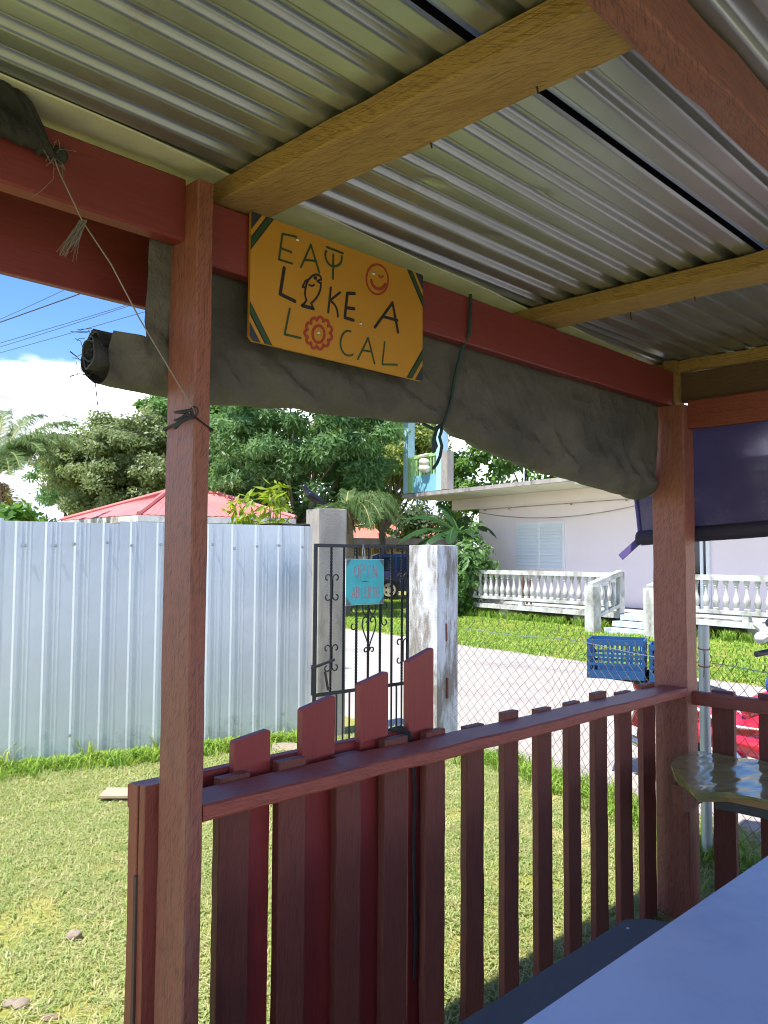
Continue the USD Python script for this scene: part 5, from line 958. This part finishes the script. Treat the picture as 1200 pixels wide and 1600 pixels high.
# ------------------------------------------------------------------ trees and plants
def crown_mesh(c, R, n, per, size, seed, clump=0.55, droop=0.0, long=2.2, zmin=None, spread=0.55):
    r = np.random.RandomState(seed); d = r.randn(n, 3); d /= np.linalg.norm(d, axis=1, keepdims=True)
    rad_ = (0.45 + 0.60 * r.rand(n) ** 0.7); lump = 0.78 + 0.45 * meshkit.fbm(d * 1.7 + seed, 3, seed)
    cc = np.asarray(c) + d * np.asarray(R) * (rad_ * lump)[:, None]
    k = (per * (0.5 + r.rand(n))).astype(int); idx = np.repeat(np.arange(n), k); N = len(idx); cs = clump * (0.6 + 0.8 * r.rand(n))
    q = r.randn(N, 3); q /= np.linalg.norm(q, axis=1, keepdims=True); q *= (r.rand(N) ** 0.45)[:, None]; q[:, 2] *= 0.62
    p = cc[idx] + q * cs[idx][:, None]
    if zmin is not None: keep = p[:, 2] > zmin; p, q = p[keep], q[keep]; N = len(p)
    cd = p - np.asarray(c); cd /= np.linalg.norm(cd, axis=1, keepdims=True) + 1e-9
    nr = q * 0.7 + cd * 0.5 + np.array([0, 0, 0.55]) + 0.55 * r.randn(N, 3); nr /= np.linalg.norm(nr, axis=1, keepdims=True) + 1e-9
    ax = q + 0.8 * r.randn(N, 3); ax[:, 2] -= droop; ax -= nr * (ax * nr).sum(1, keepdims=True); ax /= np.linalg.norm(ax, axis=1, keepdims=True) + 1e-9; sdv = np.cross(nr, ax)
    L = size * (0.6 + 0.8 * r.rand(N))[:, None]; w = L / long
    V = np.stack([p, p + ax * L * 0.5 + sdv * w * 0.5 - nr * L * 0.06, p + ax * L - nr * L * 0.15, p + ax * L * 0.5 - sdv * w * 0.5 - nr * L * 0.06], 1).reshape(-1, 3)
    f = np.arange(N)[:, None] * 4; F = np.vstack([f + np.array([0, 1, 2]), f + np.array([0, 2, 3])])
    return MB().add(V, F), cc
def tree(base, c, R, n, per, size, seed, m, label, group=None, clump=0.55, trunk_r=0.16, limbs=26, **kw):
    base = np.asarray(base, float); c = np.asarray(c, float); t = thing('tree', base, label, 'tree', group); cm, cc = crown_mesh(c, R, n, per, size, seed, clump, **kw)
    r = np.random.RandomState(seed + 1); tr_ = MB(); fork = base + (c - base) * 0.42
    tr_.tube([base - ZZ * 0.1, base + (fork - base) * 0.5 + r.randn(3) * 0.1, fork], [trunk_r * 1.25, trunk_r, trunk_r * 0.85], 9)
    for q in r.permutation(len(cc))[:limbs]:
        e = cc[q]; mid = fork + (e - fork) * 0.5 + r.randn(3) * 0.18 + ZZ * 0.15; tr_.tube([fork, mid, e, e + (e - c) * 0.10], [trunk_r * 0.5, trunk_r * 0.27, trunk_r * 0.11, 0.008], 6)
    obj('trunk', tr_, 'bark', t, smooth=True); obj('crown', cm, m, t); return t
def xyz(px, py, Y, z=None): q = far((px, py), Y); return q if z is None else np.array([q[0], q[1], z])
tree(xyz(470, 870, 27, 0), far((460, 690), 27), (3.5, 3.0, 3.0), 230, 400, 0.19, 21, 'leaf_mango', 'big green tree with long narrow leaves behind the black bird', clump=0.50, droop=0.25, long=3.4)
tree(xyz(600, 870, 33, 0), far((592, 690), 33), (2.6, 2.2, 3.0), 150, 300, 0.19, 22, 'leaf_gold', 'yellowish green tree just left of the blue roof landing', clump=0.6, long=2.6)
tree(xyz(200, 870, 34, 0), far((212, 735), 34), (3.4, 2.6, 2.35), 210, 360, 0.16, 23, 'leaf_olive', 'rounded olive green tree left of the slim post, above the red roof', clump=0.55, long=1.9)
tree(xyz(310, 870, 36, 0), far((320, 690), 36), (3.2, 2.6, 2.7), 160, 330, 0.19, 24, 'leaf_shrub', 'bright green tree rising behind the slim post', clump=0.6)
tree(xyz(130, 870, 41, 0), far((125, 735), 41), (2.3, 2.0, 2.2), 80, 170, 0.2, 25, 'leaf_mango', 'feathery thin tree between the coconut palm and the olive tree', clump=0.6, long=3.0)
tree(xyz(830, 800, 33, 0), far((850, 752), 33), (4.6, 2.4, 2.0), 120, 180, 0.24, 26, 'leaf_almond', 'loose tree with reddish leaves behind the flat roof of the pink house', clump=0.6, long=1.7)
tree(xyz(655, 860, 70, 0), far((668, 828), 70), (3.5, 3, 2.2), 70, 120, 0.4, 27, 'leaf_far', 'distant small tree between the hut and the pink house', clump=0.8)
r = np.random.RandomState(77); tl_ = MB()
for k in range(70):
    a = rad(-60 + 120 * k / 69 + r.randn() * 1.2); dist = 120 + 25 * r.rand(); c = np.array([math.sin(a) * dist, math.cos(a) * dist, 2.2 + r.rand()]); m_, _ = crown_mesh(c, (6, 5, 3.5 + 1.5 * r.rand()), 26, 55, 1.1, 100 + k, 1.8)
    tl_.add(m_.get()[0], m_.get()[1])
obj('distant_trees', tl_, 'leaf_far', label='far line of trees along the horizon', cat='trees', kind='stuff')

def frond_mesh(base, az, el, L, sag, nleaf, ll, seed, w=0.03, droop=0.8):
    r = np.random.RandomState(seed); d0 = np.array([math.sin(az) * math.cos(el), math.cos(az) * math.cos(el), math.sin(el)]); n = 22
    p = [np.array(base, float)]; d = d0.copy()
    for k in range(n): d = unit(d - ZZ * sag / n * (0.4 + 1.2 * k / n)); p.append(p[-1] + d * L / n)
    p = np.array(p); tang = np.gradient(p, axis=0); tang /= np.linalg.norm(tang, axis=1, keepdims=True)
    V, F = [], []
    for k in range(nleaf):
        t = 0.12 + 0.88 * k / (nleaf - 1); i = min(n - 1, int(t * n)); fr_ = t * n - i; q = p[i] * (1 - fr_) + p[min(n, i + 1)] * fr_; tg = tang[i]
        for sd in (-1, 1):
            side = unit(np.cross(tg, ZZ)) * sd; l_ = ll * (0.35 + 0.65 * math.sin(math.pi * min(1, t * 0.85 + 0.15))) * (0.85 + 0.3 * r.rand())
            e1 = unit(side * 0.8 + tg * 0.55 + ZZ * 0.18 + 0.12 * r.randn(3)); e2 = unit(side * 0.4 + tg * 0.5 - ZZ * droop + 0.15 * r.randn(3))
            wv = tg * w * 0.5; a = q; b = q + e1 * l_ * 0.5; c = b + e2 * l_ * 0.5; m0 = len(V)
            V += [a - wv, a + wv, b + wv, b - wv, c]; F += [[m0, m0 + 1, m0 + 2], [m0, m0 + 2, m0 + 3], [m0 + 3, m0 + 2, m0 + 4]]
    return MB().add(V, F), MB().tube(p, np.linspace(0.035, 0.006, n + 1), 5)
def palm(base, top, n, L, seed, label, mats=('leaf_palm', 'leaf_palm_yellow'), nleaf=70, ll=0.55, w=0.028, els=(-0.15, 1.15), sag=1.35, droop=0.8):
    base = np.asarray(base, float); top = np.asarray(top, float); t = thing('palm_tree', base, label, 'palm'); r = np.random.RandomState(seed)
    k = np.linspace(0, 1, 9)[:, None]; obj('trunk', MB().tube(base * (1 - k) + top * k + np.sin(k * 3) * np.array([0.12, 0, 0]), np.linspace(0.17, 0.12, 9), 9), 'bark', t, smooth=True)
    for i in range(n):
        el = els[0] + (els[1] - els[0]) * ((i * 0.618) % 1); f_, s_ = frond_mesh(top, i * 2.4 + r.randn() * 0.25, el, L * (0.85 + 0.3 * r.rand()), sag + 0.5 * r.rand(), nleaf, ll, seed + i, w, droop)
        fr_ = obj('frond', f_, mats[1] if el < 0.25 else mats[0], t); obj('stem', s_, 'frond_stem', fr_, smooth=True)
    obj('dead_fibre', crown_mesh(top - ZZ * 0.25, (0.25, 0.25, 0.3), 12, 14, 0.25, seed, 0.2, droop=0.6, long=4)[0], 'dead_leaf', t)
palm(xyz(-8, 870, 22, 0), far((-8, 748), 22), 28, 2.9, 31, 'coconut palm at the left edge behind the zinc fence', nleaf=110, ll=0.62, w=0.03, els=(-0.25, 1.25))
palm(xyz(538, 870, 23, 0), far((541, 797), 23), 24, 1.75, 32, 'small yellowish palm drooping behind the grey gate pillar', ('leaf_palm', 'leaf_palm_yellow'), 90, 0.55, 0.022, (-0.2, 1.0), 2.1, 1.3)
# yellow-green young leaves showing over the fence
def shrub(name, base, c, R, n, per, size, seed, m, label, cat='shrub', stems=9, **kw):
    base = np.asarray(base, float); t = thing(name, base, label, cat); cm, cc = crown_mesh(c, R, n, per, size, seed, **kw); r = np.random.RandomState(seed); sm = MB()
    for q in r.permutation(len(cc))[:stems]: sm.tube([base, (base + cc[q]) / 2 + 0.05 * r.randn(3), cc[q]], [0.018, 0.012, 0.004], 5)
    obj('stem', sm, 'bark', t); obj('leaves', cm, m, t)
b_ = xyz(412, 870, 10.5, 0); shrub('young_mango', b_, far((400, 800), 10.5), (0.42, 0.3, 0.28), 15, 24, 0.16, 41, 'leaf_young', 'young tree with bright yellow-green leaf tips over the zinc fence', 'young tree', clump=0.11, droop=0.5, long=3.2)
b_ = xyz(432, 870, 11.2, 0); shrub('young_mango', b_, far((428, 775), 11.2), (0.12, 0.12, 0.22), 6, 24, 0.16, 42, 'leaf_young', 'single yellow-green leafy shoot left of the black bird', 'young tree', clump=0.10, droop=0.5, long=3.2)
shrub('hedge_plant', xyz(12, 870, 9.0, 0), far((12, 812), 9.0), (0.35, 0.3, 0.16), 14, 40, 0.12, 43, 'leaf_shrub', 'light green bush peeping over the fence at the left edge', clump=0.14)
shrub('veranda_shrub', HW(-6.1, -0.3, 0), HW(-6.15, -0.35, 0.55), (0.85, 0.5, 0.62), 50, 46, 0.15, 44, 'leaf_shrub', 'bushy green shrub growing against the left end of the veranda', clump=0.22, long=2.0)
shrub('veranda_shrub', HW(-5.5, -0.1, 0), HW(-5.45, -0.1, 0.95), (0.22, 0.2, 0.9), 14, 12, 0.14, 45, 'leaf_shrub', 'tall thin sprig standing up in front of the balustrade', clump=0.14)
def weeds(name, pts, h, seed, label, m='lush_blade'):
    r = np.random.RandomState(seed); mb = MB()
    for p in pts:
        for k in range(9):
            a = r.rand() * 6.28; d = np.array([math.cos(a), math.sin(a), 0]); hh = h * (0.5 + 0.7 * r.rand()); w = np.array([-d[1], d[0], 0]) * (0.006 + 0.012 * h); b = np.asarray(p) + d * 0.03 * r.rand()
            mb.add([b - w, b + w, b + d * hh * 0.25 + ZZ * hh * 0.6 + w * 0.8, b + d * hh * 0.25 + ZZ * hh * 0.6 - w * 0.8, b + d * hh * 0.65 + ZZ * hh * 0.9], [[0, 1, 2], [0, 2, 3], [3, 2, 4]])
    return obj(name, mb, m, label=label, cat='weeds', kind='stuff')
r = np.random.RandomState(5)
weeds('weeds', [HW(-6.8 + 16 * r.rand(), -0.95 + 0.35 * r.rand(), 0) for _ in range(330)], 0.26, 6, 'weeds growing under the edge of the veranda')
# banana plants beside the house
ban = thing('banana_plant', xyz(722, 930, 24.5, 0), 'dark green banana plant with torn leaves left of the pink wall', 'banana plant')
bc = xyz(718, 850, 24.5); obj('stem', MB().tube([bc * np.array([1, 1, 0]), bc * np.array([1, 1, 0]) + ZZ * 1.6, bc * np.array([1, 1, 0]) + ZZ * 2.3 + np.array([0.05, 0, 0])], [0.15, 0.11, 0.07], 9), 'bark', ban, smooth=True)
def banana_leaf(base, az, el, L, W_, sag, seed, m):
    r = np.random.RandomState(seed); n = 16; p = [np.array(base, float)]; d = np.array([math.sin(az) * math.cos(el), math.cos(az) * math.cos(el), math.sin(el)])
    for k in range(n): d = unit(d - ZZ * sag / n * (0.3 + 1.5 * k / n)); p.append(p[-1] + d * L / n)
    p = np.array(p); tg = np.gradient(p, axis=0); tg /= np.linalg.norm(tg, axis=1, keepdims=True); mb = MB()
    for sd in (-1, 1):
        for k in range(2, n):
            t0, t1 = (k - 2) / (n - 2), (k - 1) / (n - 2); w0, w1 = W_ * math.sin(math.pi * (t0 * 0.93 + 0.05)) ** 0.6, W_ * math.sin(math.pi * (t1 * 0.93 + 0.05)) ** 0.6
            s0 = unit(np.cross(tg[k], ZZ)) * sd; dr_ = -ZZ * (0.25 + 0.45 * r.rand()) ; g = 0.06 * r.rand() * L / n if r.rand() < 0.5 else 0
            a, b = p[k] + tg[k] * g, p[k + 1]; mb.quad(a, b, b + (s0 + dr_) * w1 * 0.9, a + (s0 + dr_) * w0 * 0.9)
    obj('leaf', mb, m, ban); obj('midrib', MB().tube(p, np.linspace(0.03, 0.006, n + 1), 5), 'leaf_shrub', ban)
tp = bc * np.array([1, 1, 0]) + ZZ * 2.35
for i, (az, el, L, W_, sg_) in enumerate(((-1.5, 0.75, 1.9, 0.24, 1.5), (-1.65, 0.35, 2.0, 0.26, 1.3), (-1.3, 0.05, 1.7, 0.24, 1.0), (-2.2, 0.2, 1.6, 0.24, 1.4), (2.6, 0.5, 1.3, 0.22, 2.2), (1.7, 0.7, 1.3, 0.22, 2.2), (-2.8, 0.6, 1.4, 0.22, 2.4), (0.3, 0.9, 1.5, 0.22, 1.5), (3.0, 0.0, 1.3, 0.2, 1.6), (-0.6, 1.1, 1.6, 0.22, 1.4), (2.1, 0.1, 1.1, 0.2, 1.5))):
    banana_leaf(tp, az, el, L, W_, sg_, 50 + i, 'leaf_banana')
hang = MB(); r = np.random.RandomState(8)
for k in range(26):
    b = tp + np.array([0.22 * r.randn(), 0.2 * r.randn(), -0.2 - 0.9 * r.rand()]); hang.quad(b, b + np.array([0.07, 0, 0]), b + np.array([0.05, 0, -0.55]), b + np.array([-0.01, 0, -0.6]))
obj('dead_leaves', hang, 'dead_leaf', ban)
bp_ = gz((735, 985)); 
shrub('wall_shrub', xyz(742, 930, 23.5, 0), xyz(738, 868, 23.5, 1.5), (0.6, 0.4, 1.0), 40, 40, 0.2, 46, 'leaf_mango', 'dark shrub in the shade at the left corner of the pink house', clump=0.25)

# ------------------------------------------------------------------ overhead wires
def wire(a, b, r_, sag, label, ext=1.5):
    A, B = np.asarray(a), np.asarray(b); d = B - A; A2, B2 = A - d * ext * 0.4, B + d * ext; t = np.linspace(0, 1, 30)[:, None]
    p = A2 * (1 - t) + B2 * t - ZZ * sag * (4 * t * (1 - t)); obj('power_line', MB().tube(p, r_, 5), 'cable', label=label, cat='cable')
def w2(p0, p1, z, r_, label, ext=1.5): wire(gz(p0, z), gz(p1, z), r_, 0.12, label, ext)
w2((0, 493), (83, 452), 6.8, 0.0055, 'thin uppermost wire in the blue sky', ext=3)
wire(gz((0, 502), 6.5), gz((113, 461), 6.5), 0.012, 0.03, 'thick twisted cable below the uppermost wire', 3)
w2((0, 530), (168, 476), 6.2, 0.0055, 'upper wire of the close pair running toward the rolled tarp end', ext=3)
w2((0, 536), (168, 479), 6.1, 0.0055, 'lower wire of the close pair running toward the rolled tarp end', ext=3)
w2((0, 545), (195, 486), 5.9, 0.0055, 'lowest wire crossing the blue sky above the cloud', ext=3)
wire(far((0, 613), 26), far((255, 645), 22), 0.007, 0.2, 'upper faint wire crossing the cloud', 0.35)
wire(far((0, 613), 25), far((200, 664), 30), 0.010, 0.25, 'dark wire sloping down across the cloud to the olive tree', 0.8)
wire(far((0, 627), 24), far((152, 680), 30), 0.010, 0.2, 'lowest dark wire sloping into the olive tree', 0.8)
wire(far((619, 640), 40), far((619, 838), 40), 0.02, 0.0, 'thin upright cable in the gap right of the small palm', 0.0)
# ------------------------------------------------------------------ grass
def tuft(seed, n, h, w, lean, r0):
    r = np.random.RandomState(seed); mb = MB()
    for k in range(n):
        a = r.rand() * 6.28; d = np.array([math.cos(a), math.sin(a), 0]); sd = np.array([-d[1], d[0], 0]) * w * (0.6 + 0.8 * r.rand()); hh = h * (0.5 + 0.8 * r.rand()); b = np.array([r.randn() * r0, r.randn() * r0, -0.004]); q = lean * (0.4 + 1.1 * r.rand())
        m1 = b + d * hh * q * 0.4 + ZZ * hh * 0.6; t1 = b + d * hh * q * 1.15 + ZZ * hh * (1.0 - 0.35 * q)
        mb.add([b - sd, b + sd, m1 + sd * 0.8, m1 - sd * 0.8, t1], [[0, 1, 2], [0, 2, 3], [3, 2, 4]])
    return mb
def scatter(name, pos, protos, material, scl, seed, label):
    r = np.random.RandomState(seed); n = len(pos); path = numbered('/World/' + name); pi = UsdGeom.PointInstancer.Define(stage, path); OFF[path] = np.zeros(3); rel = pi.CreatePrototypesRel()
    for k, mb in enumerate(protos):
        v, f, t = mb.get(); g = usdkit.mesh(stage, '%s/tuft_%03d' % (path, k), trimesh.Trimesh(v, f, process=False), LOOK[material]); rel.AddTarget(g.GetPath())
    a = r.rand(n) * 2 * math.pi; q = np.stack([np.cos(a / 2), 0 * a, 0 * a, np.sin(a / 2)], 1)
    pi.CreatePositionsAttr(Vt.Vec3fArray.FromNumpy(np.asarray(pos, np.float32))); pi.CreateProtoIndicesAttr(Vt.IntArray.FromNumpy(r.randint(0, len(protos), n).astype(np.int32)))
    pi.CreateOrientationsAttr(Vt.QuathArray([Gf.Quath(float(x[0]), float(x[1]), float(x[2]), float(x[3])) for x in q]))
    s_ = scl * (0.6 + 0.8 * r.rand(n)); pi.CreateScalesAttr(Vt.Vec3fArray.FromNumpy(np.repeat(s_[:, None], 3, 1).astype(np.float32)))
    tag(pi.GetPrim(), label, 'grass', kind='stuff')
r = np.random.RandomState(15)
def in_lawn(P, slack=0.0):
    d = P - PO; u, v = d @ PU, d @ PV; porch_ = (v < 0.16) & (u > -0.9) & (u < 2.95)
    n = (P - FA) @ FN; cl = np.interp(P[:, 1], [2.58, 4.66, 6.17, 7.02, 7.4], [2.62, 1.82, 1.24, 0.585, 0.2])
    edge = (P - HO) @ HD
    return (~porch_) & (n > 0.02) & (edge > ROAD_NEAR + slack) & (P[:, 1] > 1.6)
N = 120000
P = np.stack([-3.9 + 7.2 * r.rand(N), 1.9 + 6.8 * r.rand(N), np.zeros(N)], 1)
P = P[in_lawn(P, -0.2)]
dens = meshkit.fbm(np.stack([P[:, 0] * 1.9, P[:, 1] * 1.9, P[:, 0] * 0], -1), 4, 31)
bare = np.exp(-(((P[:, 0] + 1.55) / 0.55) ** 2 + ((P[:, 1] - 3.1) / 0.35) ** 2)) * 0.30
P = P[r.rand(len(P)) < np.clip((dens - bare - 0.22) / 0.2, 0.12, 1.0)]
P[:, 2] = ground_z(P[:, 0], P[:, 1])
scatter('lawn_grass', P, [tuft(k, 7, 0.030, 0.0022, 1.5, 0.014) for k in range(5)], 'lawn_blade', 1.0, 2, 'short mown yellow-green lawn grass in front of the porch')
Q = []
for _ in range(2600):
    s_ = -3.5 + (s_end + 3.4) * r.rand(); Q.append(FW(s_, 0.03 + abs(r.randn()) * 0.13, 0))
for _ in range(1500):
    s_ = cl_len[-1] * r.rand(); Q.append(CW(s_, 0) + np.array([0.10 * r.randn(), 0.10 * r.randn(), 0]))
Q = np.array(Q); Q[:, 2] = ground_z(Q[:, 0], Q[:, 1])
scatter('tall_grass', Q, [tuft(20 + k, 8, 0.085, 0.0035, 0.7, 0.015) for k in range(4)], 'lush_blade', 1.0, 3, 'taller lush grass along the foot of the fences')
Q = []
while len(Q) < 26000:
    s_, d_ = -34 + 44 * r.rand(), ROAD_FAR - 10.0 * r.rand() ** 1.3
    if s_ > -7.5 and d_ < -0.8: continue
    Q.append(HW(s_, d_ + 0.12 * r.randn(), 0))
Q = np.array(Q); Q[:, 2] = ground_z(Q[:, 0], Q[:, 1])
scatter('verge_grass', Q, [tuft(40 + k, 10, 0.07, 0.008, 1.0, 0.07) for k in range(4)], 'lush_blade', 1.0, 4, 'bright green grass verge on the far side of the road')
r = np.random.RandomState(19)
weeds('fence_weeds', [FW(q, 0.06, 0) for q in (-1.15, -0.55, -0.50, -0.05, 0.02, 0.62, 1.18, 1.24)], 0.22, 9, 'few taller weeds against the zinc fence')
